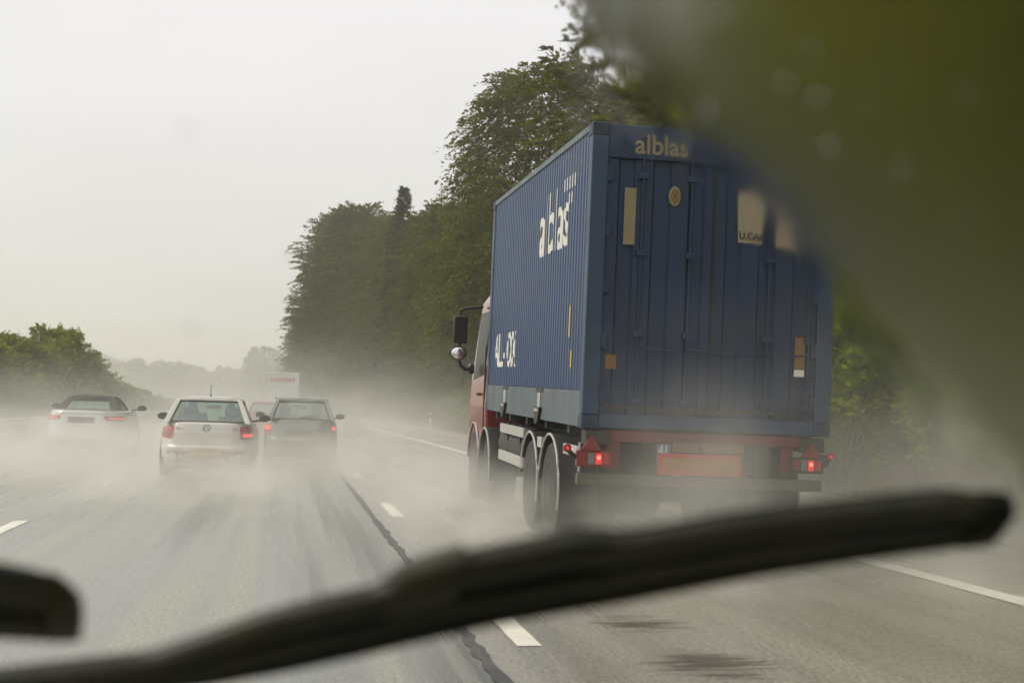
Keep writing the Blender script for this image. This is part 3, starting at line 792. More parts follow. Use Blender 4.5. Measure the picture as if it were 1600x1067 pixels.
MB().box(-.5, .62, .02, .05, .76, 1.03).build('plate_carrier', M['chassis'], tk)
flat_text('41', .13, -.47, -.007, .93, M['plate_white'], pb, .004, .8)
mk = MB().box(-.47, .34, -.012, .018, .745, .945).build('marker_board', M['markred'], tk, bevel=.004)
MB().box(-.43, .30, -.017, -.0125, .785, .905).build('marker_centre', M['markyellow'], mk)
MB().box(-.33, .36, -.004, .018, .96, 1.05).build('number_plate', M['plate_dull'], tk, bevel=.004)
for s in (-1, 1):
    for k in range(1): pass
    MB().box(s*.55, s*.95, .35, .38, .35, 1.0).build('mud_flap', M['rubber'], tk)
# wheels
def wheel(x, y, r, w, twin=False):
    zc = r - PITCH*y
    s = -1 if x < 0 else 1
    t = MB().lathe((0, 0, 0), (s, 0, 0), [(-w, r*.62), (-w, r*.93), (-w+.03, r), (-.04, r), (0, r*.94), (.0, r*.62)], 32).build('wheel', M['rubber'], tk, smooth=True, loc=(x, y, zc))
    rim = MB().lathe((0, 0, 0), (s, 0, 0), [(-.09, r*.60), (-.002, r*.615), (.004, r*.57), (-.08, r*.5), (-.10, r*.25), (.0, r*.22), (.01, r*.12)], 24).build('rim', M['chassis'], t, smooth=True)
    for k in range(8):
        pass
    return t
for y in (1.35, 2.50, 5.98, 7.45):
    rear = y < 4
    for s in (-1, 1):
        wheel(s*(1.21 if rear else 1.17), y, .50, .58 if rear else .32)
    MB().tube([(-1.0, y, .5 - PITCH*y), (1.0, y, .5 - PITCH*y)], .09, 8).build('axle', M['chassis'], tk)
def arc_guard(y, r, x0, x1, a0, a1, zc, m, name='mudguard', lip=True):
    rows = []
    for k in range(15):
        a = R(a0 + (a1-a0)*k/14); rows.append([(x, y - math.cos(a)*r, zc + math.sin(a)*r) for x in (x0, x1)])
    g = MB().sheet([list(r_) for r_ in rows], (0, 0, .012)).build(name, m, tk, smooth=True)
    s = -1 if x0 < 0 else 1
    xo = min(x0, x1) if s < 0 else max(x0, x1)
    e = MB().tube([(xo, y - math.cos(R(a0 + (a1-a0)*k/16))*(r+.004), zc + math.sin(R(a0 + (a1-a0)*k/16))*(r+.004)) for k in range(17)], .013, 6).build('guard_lip', M['alu'], g, smooth=True)
for s in (-1, 1):
    for y in (1.35, 2.50): arc_guard(y, .545, s*.66, s*1.235, -18, 172, .52 - PITCH*y, M['rubber'])
    arc_guard(5.98, .55, s*.9, s*1.235, -12, 165, .50 - PITCH*5.98, M['rubber'])
    # side guards
    xg = s*1.215
    for (ya, yb, za, zb) in ((2.95, 4.65, .94, 1.05), (2.95, 4.70, .60, .72), (1.82, 2.05, .89, 1.00), (.02, .66, .90, 1.0)):
        MB().box(xg - .02, xg + .02, ya, yb, za - .02, zb - .02).build('side_guard', M['alu'], tk, bevel=.006)
    for yy in (3.35, 4.25): MB().box(xg*.975 - .02, xg*.975 + .02, yy - .03, yy + .03, .58, 1.06).build('guard_post', M['chassis'], tk)
    MB().tube([(s*.95, 3.2, .78), (s*.95, 4.9, .78)], .26, 14).build('fuel_tank' if s > 0 else 'air_tank', M['chassis'], tk, smooth=True)
for x in (-1.215, -.06, .4): MB().tube([(x if x < -1 else x, .0, .75), (x, .0, 1.02)], .012, 6).build('stay', M['alu'] if x < -1 else M['chassis'], tk)
# cab
cab = MB()
cz = -PITCH*7.2
cab.loft([[(-1.16, 6.42, .55+cz), (1.16, 6.42, .55+cz), (1.16, 8.00, .55+cz), (-1.16, 8.00, .55+cz)],
          [(-1.17, 6.42, 1.35+cz), (1.17, 6.42, 1.35+cz), (1.17, 8.10, 1.35+cz), (-1.17, 8.10, 1.35+cz)],
          [(-1.16, 6.42, 1.75+cz), (1.16, 6.42, 1.75+cz), (1.16, 8.07, 1.75+cz), (-1.16, 8.07, 1.75+cz)],
          [(-1.08, 6.44, 2.85+cz), (1.08, 6.44, 2.85+cz), (1.08, 7.75, 2.85+cz), (-1.08, 7.75, 2.85+cz)],
          [(-1.00, 6.5, 2.98+cz), (1.00, 6.5, 2.98+cz), (1.00, 7.6, 2.98+cz), (-1.00, 7.6, 2.98+cz)]])
cabo = cab.build('cab', M['cabred'], tk, bevel=.035)
for s in (-1, 1):
    MB().sheet([[(s*1.165, 6.75, 1.80+cz), (s*1.165, 7.85, 1.72+cz)], [(s*1.105, 6.75, 2.70+cz), (s*1.105, 7.65, 2.70+cz)]], (-s*.006, 0, 0)).build('cab_window', M['black'], cabo)
    MB().box(s*1.17 - .006, s*1.17 + .006, 6.6, 6.66, .75+cz, 2.2+cz).build('door_seam', M['black'], cabo)
    MB().box(s*1.18 - .03, s*1.18 + .03, 7.0, 7.12, 1.50+cz, 1.54+cz).build('door_handle', M['black'], cabo)
    MB().box(s*1.07 - .14, s*1.07 + .14, 6.6, 6.95, .45+cz, .78+cz).build('cab_step', M['chassis'], cabo, bevel=.02)
    arc_guard(7.45, .58, s*.9, s*1.18, 5, 175, .52 + cz, M['chassis'], 'wheel_arch')
MB().sheet([[(-1.03, 8.09, 1.8+cz), (1.03, 8.09, 1.8+cz)], [(-.96, 7.79, 2.78+cz), (.96, 7.79, 2.78+cz)]], (0, .012, 0)).build('cab_windscreen', M['black'], cabo)
# mirrors on the left (offside) and right
for s in (-1, 1):
    ym = 7.35
    xm = s*1.45
    mi = MB().box(-.10, .10, -.045, .06, -.20, .20).build('mirror', M['black'], tk, bevel=.03, seg=3, loc=(xm, ym, 2.27 - .0), smooth=True)
    MB().box(-.085, .085, -.051, -.046, -.18, .18).build('mirror_glass', M['black'], mi, bevel=.002)
    mw = MB().lathe((0, 0, 0), (0, -1, 0), [(-.06, .07), (-.03, .115), (.025, .125), (.04, .11)], 20).build('wide_mirror', M['black'], tk, loc=(xm - s*-.02, ym, 1.93), smooth=True); mw.scale = (1.0, 1, .8)
    MB().lathe((0, -.041, 0), (0, -1, 0), [(0, .105), (.012, .09), (.018, .05), (.02, .01)], 18).build('mirror_glass', M['mirror'], mw, smooth=True)
    MB().tube([(s*1.12, ym + .1, 2.62), (s*1.38, ym + .03, 2.58), (xm, ym + .02, 2.55), (xm, ym + .02, 2.40)], .022, 8).build('mirror_arm', M['black'], tk, smooth=True)
    MB().tube([(xm, ym + .02, 2.10), (xm, ym + .02, 1.98)], .022, 8).build('mirror_arm', M['black'], tk, smooth=True)
    MB().tube([(xm, ym + .02, 1.86), (xm - s*.02, ym + .02, 1.76), (xm - s*.1, ym + .05, 1.70), (s*1.24, ym + .1, 1.71)], .026, 8).build('mirror_arm', M['black'], tk, smooth=True)
    MB().lathe((s*1.24, ym + .1, 1.72), (s, 0, 0), [(-.02, .08), (.04, .08), (.06, .06)], 14).build('mirror_mount', M['black'], tk, smooth=True)

# ------------------------------------------------------------------ cars
def superring(hw, y0, y1, z, n=4.5, N=56, dz=None):
    r = []
    ym, hl = (y0+y1)/2, (y1-y0)/2
    for k in range(N):
        t = 2*PI*k/N; c, s = math.cos(t), math.sin(t)
        x = hw*math.copysign(abs(c)**(2/n), c); y = ym + hl*math.copysign(abs(s)**(2/n), s)
        r.append((x, y, z if dz is None else dz(x, y, z)))
    return r
class Rear:
    def __init__(s, lv, n): s.lv = lv; s.n = n
    def at(s, x, z):
        lv = s.lv
        for a, b in zip(lv, lv[1:]):
            if a[0] <= z <= b[0]: 
                t = (z-a[0])/(b[0]-a[0]); y0, y1, hw = [a[i] + (b[i]-a[i])*t for i in (1, 2, 3)]; break
        else: y0, y1, hw = (lv[0] if z < lv[0][0] else lv[-1])[1:4]
        hl = (y1-y0)/2; q = min(.9999, abs(x/hw))
        return (y0+y1)/2 - hl*(1 - q**s.n)**(1/s.n)
    def patch(s, rows, off=.01, nx=12, th=.02):
        """rows: (z, x0, x1)"""
        P = [[(x0 + (x1-x0)*j/(nx-1), s.at(x0 + (x1-x0)*j/(nx-1), z) - off, z) for j in range(nx)] for (z, x0, x1) in rows]
        return MB().sheet(P, (0, th, 0))
def lerp(a, b, t): return tuple(a[i] + (b[i]-a[i])*t for i in range(3))
def car(name, label, cat, loc, p, rotz=0.):
    t = thing(name, label, cat, loc, (0, R(.5), rotz))
    paint, roofm = M[p['paint']], M[p.get('roof_mat', p['paint'])]
    rear = Rear(p['levels'], p.get('n', 4.5))
    L = p['length']; belt = p['levels'][-1][0]
    rings = [superring(hw, y0, y1, z, p.get('n', 4.5)) for (z, y0, y1, hw) in p['levels']]
    def slope(r):   # bonnet falls towards the nose
        out = []
        for (x, y, z) in r:
            k = max(0, (y - p['hood'])/(L - p['hood'])); out.append((x, y, z - k*k*.16*(z > belt-.2)))
        return out
    rings = [slope(r) for r in rings]
    top = rings[-1]
    rings.append([((x)*.93, y + (.04 if y < L/2 else -.06), z + .015) for (x, y, z) in top])
    MB().loft(rings).build('body', paint, t, smooth=True)
    # greenhouse
    (bw, yb0, yb1), (rw, yr0, yr1, zr) = p['base'], p['roof']
    B = {(-1, 0): (-bw, yb0, belt), (1, 0): (bw, yb0, belt), (-1, 1): (-bw*.97, yb1, belt-.02), (1, 1): (bw*.97, yb1, belt-.02)}
    T = {(-1, 0): (-rw, yr0, zr), (1, 0): (rw, yr0, zr), (-1, 1): (-rw, yr1, zr-.03), (1, 1): (rw, yr1, zr-.03)}
    n2 = 5
    rr = [superring(rw+.035, yr0-.05, yr1+.03, zr-.035, n2, dz=lambda x, y, z: z - .03*max(0, (y-yr0)/(yr1-yr0))**2),
          superring(rw+.02, yr0-.04, yr1+.02, zr+.012, n2, dz=lambda x, y, z: z - .03*max(0, (y-yr0)/(yr1-yr0))**2),
          superring(rw-.08, yr0+.05, yr1-.08, zr+.05, n2, dz=lambda x, y, z: z - .03*max(0, (y-yr0)/(yr1-yr0))**2),
          superring(rw*.5, yr0+.3, yr1-.3, zr+.062, n2)]
    roof = MB().loft(rr).build('roof', roofm, t, smooth=True)
    cw = p.get('cpillar', .16)
    for s in (-1, 1):
        b0, b1, t0, t1 = B[(s, 0)], B[(s, 1)], T[(s, 0)], T[(s, 1)]
        inn = -s*.05
        def pil(nm, fb, ft, wb, wt, wx=.09):
            pb = lerp(b0, b1, fb); pt = lerp(t0, t1, ft); pb2 = lerp(b0, b1, fb + wb); pt2 = lerp(t0, t1, ft + wt)
            q = [pb, (pb[0] - s*wx, pb[1], pb[2]), (pb2[0] - s*.05, pb2[1], pb2[2]), pb2]
            q2 = [pt, (pt[0] - s*wx*.8, pt[1], pt[2]), (pt2[0] - s*.04, pt2[1], pt2[2]), pt2]
            MB().hexa(q, q2).build(nm, roofm, t, bevel=.012)
        pil('rear_pillar', -.02, -.02, cw, cw*.9, p.get('cwx', .10))
        if not p.get('soft'): pil('centre_pillar', .48, .46, .05, .05)
        pil('front_pillar', .965, .95, .035, .05)
        sl = MB().sheet([[lerp(b0, b1, cw - .03), lerp(b0, b1, .985)], [lerp(t0, t1, cw*.9 - .03), lerp(t0, t1, .98)]], (-s*.006, 0, 0))
        w = sl.build('side_window', M['carglass'], t); w.location.x = -s*.02
    rwz0, rwz1 = p.get('rw', (.03, .94))
    wi = p.get('rw_in', .07)
    def quad(l, r, lt, rt, f0, f1, ins, y):
        a, b = lerp(l, lt, f0), lerp(r, rt, f0); c, d = lerp(l, lt, f1), lerp(r, rt, f1)
        rows = []
        for k in range(5):
            u = k/4; e, f = lerp(a, c, u), lerp(b, d, u)
            rows.append([(e[0]+ins + (f[0]-e[0]-2*ins)*j/8, e[1] + y - .05*(1-(2*j/8-1)**2), e[2]) for j in range(9)])
        return rows
    rwp = quad(B[(-1, 0)], B[(1, 0)], T[(-1, 0)], T[(1, 0)], rwz0, rwz1, wi, .02)
    MB().sheet(rwp, (0, .006, 0)).build('rear_window', M['carglass'], t, smooth=True)
    # frame above and below the rear glass
    fr = MB().sheet([rwp[-1], [(x, y + .06, z + .075) for (x, y, z) in rwp[-1]]], (0, .03, 0)); fr.build('window_header', roofm, t)
    if p.get('soft'):
        MB().sheet([[(x*1.1, y - .05, belt - .02) for (x, y, z) in rwp[0]], rwp[0]], (0, .03, 0)).build('hood_hem', roofm, t)
    # black seal round the glass
    sb = MB(); edge = rwp[0] + [r[-1] for r in rwp[1:]] + rwp[-1][::-1] + [r[0] for r in rwp[::-1]]
    sb.tube([(x, y - .006, z) for (x, y, z) in edge], .013, 5); sb.build('window_seal', M['black'], t)
    MB().sheet([[lerp(B[(-1, 1)], B[(1, 1)], .04), lerp(B[(-1, 1)], B[(1, 1)], .96)], [lerp(T[(-1, 1)], T[(1, 1)], .04), lerp(T[(-1, 1)], T[(1, 1)], .96)]], (0, .006, 0)).build('front_window', M['carglass'], t)
    # rear: tailgate, bumper, lamps, plate
    for (nm, mm, rows, off) in p['patches']:
        rear.patch(rows, off).build(nm, M[mm], t, bevel=.006 if off > .008 else 0, smooth=False)
    # interior
    if not p.get('soft'):
        for s in (-1, 1):
            yy = yb0 + 1.45
            st = MB().box(s*.36 - .22, s*.36 + .22, yy - .10, yy + .04, .45, belt + .06).build('seat', M['interior'], t, bevel=.05)
            MB().box(s*.36 - .13, s*.36 + .13, yy - .08, yy + .02, belt + .10, belt + .28).build('headrest', M['interior'], st, bevel=.04)
            MB().tube([(s*.36, yy - .03, belt), (s*.36, yy - .03, belt + .15)], .02, 6).build('headrest_stem', M['interior'], st)
        MB().box(-.58, .58, yb0 + .45, yb0 + .6, .45, belt + .02).build('rear_bench', M['interior'], t, bevel=.04)
        MB().box(-.13, .13, yr1 - .05, yr1 - .02, zr - .17, zr - .09).build('inner_mirror', M['interior'], t, bevel=.01)
        MB().box(-bw*.9, bw*.9, yb1 - .35, yb1 + .05, belt - .1, belt + .015).build('dashboard', M['interior'], t, bevel=.03)
    # door mirrors
    for s in (-1, 1):
        ymr = yb1 - .35
        mm = MB().lathe((0, 0, 0), (0, -1, 0), [(-.10, .05), (-.05, .095), (.02, .10), (.035, .09)], 14).build('door_mirror', M[p.get('mirror', 'black')], t, loc=(s*(p['levels'][-2][3] + .14), ymr, belt + .08), smooth=True)
        mm.scale = (1.1, 1, .68)
        MB().tube([(-s*.05, 0, -.05), (-s*.22, .02, -.09)], .03, 6).build('mirror_stalk', M['black'], mm)
    # wheels and arches
    for yy in (p['axles']):
        for s in (-1, 1):
            hw = p['levels'][1][3]
            w = MB().lathe((0, 0, 0), (s, 0, 0), [(-.19, .18), (-.19, .285), (-.16, .305), (-.03, .305), (0, .28), (0, .2)], 24).build('wheel', M['rubber'], t, smooth=True, loc=(s*(hw - .005), yy, .305))
            MB().lathe((0, 0, 0), (s, 0, 0), [(-.05, .19), (.004, .2), (-.03, .17), (-.04, .05), (.0, .04)], 18).build('rim', M['steel'], w, smooth=True)
            MB().lathe((0, 0, 0), (s, 0, 0), [(0, .36), (.004, .36)], 24).build('wheel_arch', M['black'], t, loc=(s*(hw - .006), yy, .33))
    return t, rear

HB = [(.17, .16, 3.95, .72), (.26, .05, 4.08, .80), (.40, .0, 4.14, .835), (.56, .0, 4.14, .845), (.60, .05, 4.12, .84), (.78, .07, 4.08, .832), (.90, .10, 3.98, .80), (.97, .15, 3.9, .755)]
HB = [(z, y0, y1, hw*.97) for (z, y0, y1, hw) in HB]
def hatch_patches(lens_r, plate, bump):
    P = [('tailgate', bump[0], [(.60, -.52, .52), (.64, -.55, .55), (.80, -.57, .57), (.95, -.58, .58)], .008),
         ('bumper', bump[1], [(.24, -.74, .74), (.36, -.76, .76), (.50, -.77, .77), (.555, -.77, .77)], .022)]
    return P
golf_p = dict(paint='silver_car', length=4.14, levels=HB, hood=2.9, n=4.6, base=(.72, .22, 3.05), roof=(.545, .62, 2.35, 1.375),
              axles=(.78, 3.28), cpillar=.20, rw=(.06, .93), rw_in=.05,
              patches=[('tailgate', 'silver_car', [(.585, -.47, .46), (.60, -.50, .49), (.80, -.53, .53), (.955, -.56, .56)], .010),
                       ('bumper', 'silver_car', [(.50, -.75, .75), (.555, -.765, .765), (.585, -.76, .76)], .028),
                       ('bumper_skirt', 'bumper_grey', [(.20, -.70, .70), (.30, -.735, .735), (.495, -.75, .75)], .018),
                       ('tail_lamp', 'redlens', [(.705, -.77, -.555), (.75, -.785, -.55), (.88, -.775, -.54), (.925, -.74, -.55)], .014),
                       ('tail_lamp', 'redlens', [(.705, .555, .77), (.75, .55, .785), (.88, .54, .775), (.925, .55, .74)], .014),
                       ('lit_lamp', 'litcar', [(.745, .60, .74), (.80, .60, .75)], .020),
                       ('lamp_lens', 'dullred', [(.735, -.75, -.60), (.80, -.75, -.60)], .020),
                       ('number_plate', 'yellow_plate', [(.42, -.26, .26), (.53, -.26, .26)], .032),
                       ('model_badge', 'badge', [(.872, -.50, -.41), (.884, -.50, -.41)], .016),
                       ('model_badge', 'badge', [(.872, .42, .50), (.884, .42, .50)], .016)])
golf, grear = car('hatchback_car', 'pale silver hatchback with roof aerial and amber plate driving ahead in the middle lane', 'car', (-1.33, 24.3, 0), golf_p)
golf.scale = (1.04, 1.0, 1.01)
# round emblem with letters on the tailgate
eg = MB(); zc = .89; yb = grear.at(0, zc) - .022
eg.tube([(math.cos(2*PI*k/24)*.058, yb, zc + math.sin(2*PI*k/24)*.058) for k in range(25)], .007, 6)
for pts in ([(-.03, .05), (0, .012), (.03, .05)], [(-.05, .022), (-.026, -.045), (0, .006), (.026, -.045), (.05, .022)]):
    eg.tube([(x, yb, zc + z) for (x, z) in pts], .006, 5)
eg.build('emblem', M['badge'], golf)
MB().lathe((0, 1.05, 1.42), (0, -.25, 1), [(0, .022), (.03, .018), (.05, .006), (.24, .0035)], 8).build('aerial', M['black'], golf)

HB2 = [(z*1.03, y0, y1*.96, hw*1.02) for (z, y0, y1, hw) in HB]
dark_p = dict(paint='dark_car', length=3.97, levels=HB2, hood=2.8, n=4.3, base=(.735, .20, 2.95), roof=(.56, .52, 2.3, 1.425),
              axles=(.72, 3.2), cpillar=.17, rw=(.05, .93), rw_in=.05,
              patches=[('tailgate', 'dark_car', [(.60, -.52, .52), (.64, -.55, .55), (.82, -.57, .57), (.985, -.58, .58)], .010),
                       ('bumper', 'dark_car', [(.50, -.76, .76), (.555, -.775, .775), (.595, -.77, .77)], .028),
                       ('bumper_skirt', 'bumper_grey', [(.20, -.70, .70), (.30, -.74, .74), (.495, -.76, .76)], .018),
                       ('tail_lamp', 'redlens', [(.66, -.79, -.64), (.70, -.80, -.63), (.86, -.80, -.64), (.91, -.77, -.67)], .014),
                       ('tail_lamp', 'redlens', [(.66, .64, .79), (.70, .63, .80), (.86, .64, .80), (.91, .67, .77)], .014),
                       ('lit_lamp', 'litcar', [(.79, .655, .77), (.87, .66, .765)], .020),
                       ('lit_lamp', 'litcar', [(.78, -.79, -.65), (.87, -.785, -.66)], .020),
                       ('plate_recess', 'bumper_grey', [(.63, -.38, .38), (.67, -.39, .39), (.80, -.37, .37)], .014),
                       ('number_plate', 'plate_dull', [(.66, -.30, .28), (.77, -.30, .28)], .018),
                       ('emblem', 'badge', [(.885, -.05, .05), (.92, -.05, .05)], .018)])
dark, drear = car('hatchback_car', 'dark grey green hatchback with lit red lamps ahead of the pale silver hatchback', 'car', (.36, 30.2, 0), dark_p)
MB().box(-.5, .5, .44, .52, 1.475, 1.495).build('roof_spoiler', M['white_car'], dark, bevel=.006)
for s in (-1, 1): MB().tube([(s*.57, .7, 1.47), (s*.575, 1.4, 1.50), (s*.57, 2.2, 1.46)], .02, 6).build('roof_rail', M['steel'], dark)
MB().tube([(-.10, .235, 1.03), (.06, .20, 1.075), (.36, .20, 1.09)], [.02, .012, .008], 6).build('rear_wiper', M['black'], dark)

CB = [(.20, .16, 4.4, .77), (.32, .04, 4.55, .84), (.48, .0, 4.62, .87), (.62, .0, 4.62, .875), (.70, .03, 4.60, .87), (.90, .05, 4.52, .862), (1.02, .07, 4.4, .84), (1.10, .12, 4.3, .79)]
conv_p = dict(paint='white_car', roof_mat='softtop', soft=True, length=4.62, levels=CB, hood=3.1, n=4.2, base=(.70, .78, 3.2), roof=(.52, 1.45, 2.6, 1.40),
              axles=(.95, 3.7), cpillar=.42, cwx=.2, rw=(.10, .80), rw_in=.14,
              patches=[('boot_spoiler', 'white_car', [(1.055, -.70, .70), (1.10, -.66, .66), (1.125, -.62, .62)], .03),
                       ('boot_lid', 'white_car', [(.78, -.50, .50), (.80, -.56, .56), (1.03, -.60, .60)], .010),
                       ('bumper', 'white_car', [(.52, -.82, .82), (.66, -.835, .835), (.755, -.82, .82)], .022),
                       ('bumper_skirt', 'bumper_grey', [(.26, -.70, .70), (.36, -.74, .74), (.50, -.80, .80)], .014),
                       ('tail_lamp', 'redlens', [(.90, -.83, -.52), (.93, -.845, -.47), (1.0, -.84, -.44)], .016),
                       ('tail_lamp', 'redlens', [(.90, .52, .83), (.93, .47, .845), (1.0, .44, .84)], .016),
                       ('lit_lamp', 'litcar', [(.94, .55, .80), (.965, .55, .80)], .022),
                       ('lit_lamp', 'litcar', [(.94, -.80, -.55), (.965, -.80, -.55)], .022),
                       ('number_plate', 'brown_plate', [(.84, -.30, .26), (.97, -.30, .26)], .016)])
conv, crear = car('convertible_car', 'white convertible with closed black soft top and slim red lamps in the left lane', 'car', (-4.33, 30.9, 0), conv_p)

red_p = dict(golf_p); red_p['paint'] = 'red_car'
red_p['patches'] = [(a, ('red_car' if b == 'silver_car' else b), c, d) for (a, b, c, d) in golf_p['patches'] if a not in ('model_badge', 'lit_lamp')]
car('hatchback_car', 'dark red car half hidden between the two hatchbacks in the spray', 'car', (-.78, 56, 0), red_p)

# far white lorry
vl = thing('box_lorry', 'pale white box lorry with faint red print far ahead in the haze', 'lorry', (-.2, 104, 0))
vb = MB().box(-1.25, 1.25, 0, 7.5, .95, 3.72).build('box_body', M['van'], vl, bevel=.03)
for s in (-1, 1):
    MB().box(s*1.19 - .05, s*1.19 + .05, -.02, -.001, 1.0, 3.66).build('door_frame', M['plate_white'], vb)
    MB().box(s*.60 - .545, s*.60 + .545, -.02, -.001, 1.05, 3.55).build('rear_door', M['van'], vb, bevel=.01)
    MB().box(s*1.0 - .1, s*1.0 + .1, -.02, .05, .74, .86).build('tail_lamp', M['redlens'], vl)
    for y in (1.6, 6.9):
        MB().lathe((s*1.2, y, .48), (s, 0, 0), [(-.3, .3), (-.3, .48), (0, .48), (0, .3)], 20).build('wheel', M['rubber'], vl, smooth=True)
MB().box(-1.2, 1.2, .0, 7.2, .70, .94).build('chassis', M['chassis'], vl)
MB().loft([[(-1.2, 7.6, .6), (1.2, 7.6, .6), (1.2, 9.4, .6), (-1.2, 9.4, .6)], [(-1.2, 7.6, 1.8), (1.2, 7.6, 1.8), (1.2, 9.4, 1.8), (-1.2, 9.4, 1.8)], [(-1.1, 7.6, 2.8), (1.1, 7.6, 2.8), (1.1, 9.0, 2.8), (-1.1, 9.0, 2.8)]]).build('cab', M['van'], vl, bevel=.05)
rp = random.Random(3)
x = -.95
while x < .9:
    w = rp.uniform(.10, .2); h = rp.uniform(.22, .34)
    MB().box(x, x + w, -.026, -.0205, 3.02, 3.02 + h).build('print', M['van_red'], vb); x += w + .06

# people in the two hatchbacks: one continuous skinned body each
def person(label, loc, head_tilt=0.0):
    P = [(0, 0, .0), (0, -.02, .18), (0, -.05, .40), (0, -.07, .52), (0, -.06, .60), (0, -.045, .68), (0, -.04, .78),   # pelvis..crown
         (-.20, -.07, .47), (-.27, .08, .24), (-.17, .34, .30), (.20, -.07, .47), (.27, .08, .24), (.17, .34, .30),
         (-.10, .38, .06), (-.11, .62, -.25), (.10, .38, .06), (.11, .62, -.25), (-.11, .78, -.27), (.11, .78, -.27)]
    E = [(0, 1), (1, 2), (2, 3), (3, 4), (4, 5), (5, 6), (2, 7), (7, 8), (8, 9), (2, 10), (10, 11), (11, 12), (0, 13), (13, 14), (14, 17), (0, 15), (15, 16), (16, 18)]
    rad = [.15, .15, .15, .07, .062, .105, .075, .075, .05, .035, .075, .05, .035, .085, .055, .085, .055, .04, .04]
    me = bpy.data.meshes.new('person'); me.from_pydata(P, E, []); me.update(); me.materials.append(M['skin'])
    o = bpy.data.objects.new('person', me); COL.objects.link(o); o.location = loc
    o.modifiers.new('skin', 'SKIN'); sv = me.skin_vertices[0].data
    for v, r in zip(sv, rad): v.radius = (r, r)
    sv[0].use_root = True
    o.modifiers.new('subsurf', 'SUBSURF').levels = 2; o.modifiers['subsurf'].render_levels = 2
    o.rotation_euler.y = head_tilt
    tag(o, label, 'person')
person('dark silhouette of the driver seen through the pale silver hatchback rear window', (-1.33 - .36, 24.3 + 1.85, .62), .02)
person('dark silhouette of the passenger in the pale silver hatchback right seat', (-1.33 + .37, 24.3 + 1.85, .56), -.03)
person('dark silhouette of the driver behind the grey green hatchback rear window', (.36 - .36, 30.2 + 1.83, .60), .0)
person('dark silhouette of the passenger in the grey green hatchback right seat', (.36 + .37, 30.2 + 1.83, .58), .0)

# ------------------------------------------------------------------ own car: windscreen, wet film, wipers, bonnet
P0 = Vector((0, .8, CAM_H)); NV = Vector((0, .6, .8)); VV = Vector((0, -.8, .6)); UU = Vector((1, 0, 0))
def W(u, v, n=0.0): return P0 + UU*u + VV*v + NV*n
def clear_glass():
    m = bpy.data.materials.new('windscreen_glass'); m.use_nodes = True; nt = m.node_tree; nt.nodes.clear()
    o = nt.nodes.new('ShaderNodeOutputMaterial'); t = nt.nodes.new('ShaderNodeBsdfTransparent'); t.inputs[0].default_value = (.985, .99, .985, 1)
    nt.links.new(t.outputs[0], o.inputs[0]); return m
ws = MB(); ws.sheet([[W(u, v, 0) for u in np.linspace(-.55, .95, 4)] for v in (-.46, .46)], -NV*.005)
wso = ws.build('windscreen', clear_glass()); tag(wso, 'raked windscreen pane of the car we look out of', 'windscreen')

def film_mats():
    out = []
    for nm, inner in (('film_outer', False), ('film_inner', True)):
        m = bpy.data.materials.new(nm); m.use_nodes = True; nt = m.node_tree; N = nt.nodes; L = nt.links; N.clear()
        o = N.new('ShaderNodeOutputMaterial'); r = N.new('ShaderNodeBsdfRefraction'); r.inputs['IOR'].default_value = 1.2
        L.new(r.outputs[0], o.inputs[0])
        if inner: r.inputs['Roughness'].default_value = 0.0
        else:
            at = N.new('ShaderNodeAttribute'); at.attribute_name = 'film'; g = N.new('ShaderNodeNewGeometry')
            nz = N.new('ShaderNodeTexNoise'); nz.inputs['Scale'].default_value = 24; nz.inputs['Detail'].default_value = 3; L.new(g.outputs['Position'], nz.inputs[0])
            ad = N.new('ShaderNodeMath'); ad.operation = 'MULTIPLY_ADD'; ad.inputs[1].default_value = .36; ad.inputs[2].default_value = -.18; L.new(nz.outputs[0], ad.inputs[0])
            sm = N.new('ShaderNodeMath'); sm.operation = 'ADD'; L.new(ad.outputs[0], sm.inputs[0]); L.new(at.outputs['Fac'], sm.inputs[1])
            rr = N.new('ShaderNodeMapRange'); rr.interpolation_type = 'SMOOTHSTEP'
            for k, q in enumerate((.02, .75, .0, .54)): rr.inputs[k+1].default_value = q
            L.new(sm.outputs[0], rr.inputs[0]); L.new(rr.outputs[0], r.inputs['Roughness'])
            n2 = N.new('ShaderNodeTexNoise'); n2.inputs['Scale'].default_value = 20; n2.inputs['Detail'].default_value = 4; L.new(g.outputs['Position'], n2.inputs[0])
            bs = N.new('ShaderNodeMapRange')
            for k, q in enumerate((.0, .5, .0, .3)): bs.inputs[k+1].default_value = q
            L.new(at.outputs['Fac'], bs.inputs[0])
            bp = N.new('ShaderNodeBump'); bp.inputs['Distance'].default_value = .006; L.new(bs.outputs[0], bp.inputs['Strength'])
            L.new(n2.outputs[0], bp.inputs['Height']); L.new(bp.outputs[0], r.inputs['Normal'])
        out.append(m)
    return out
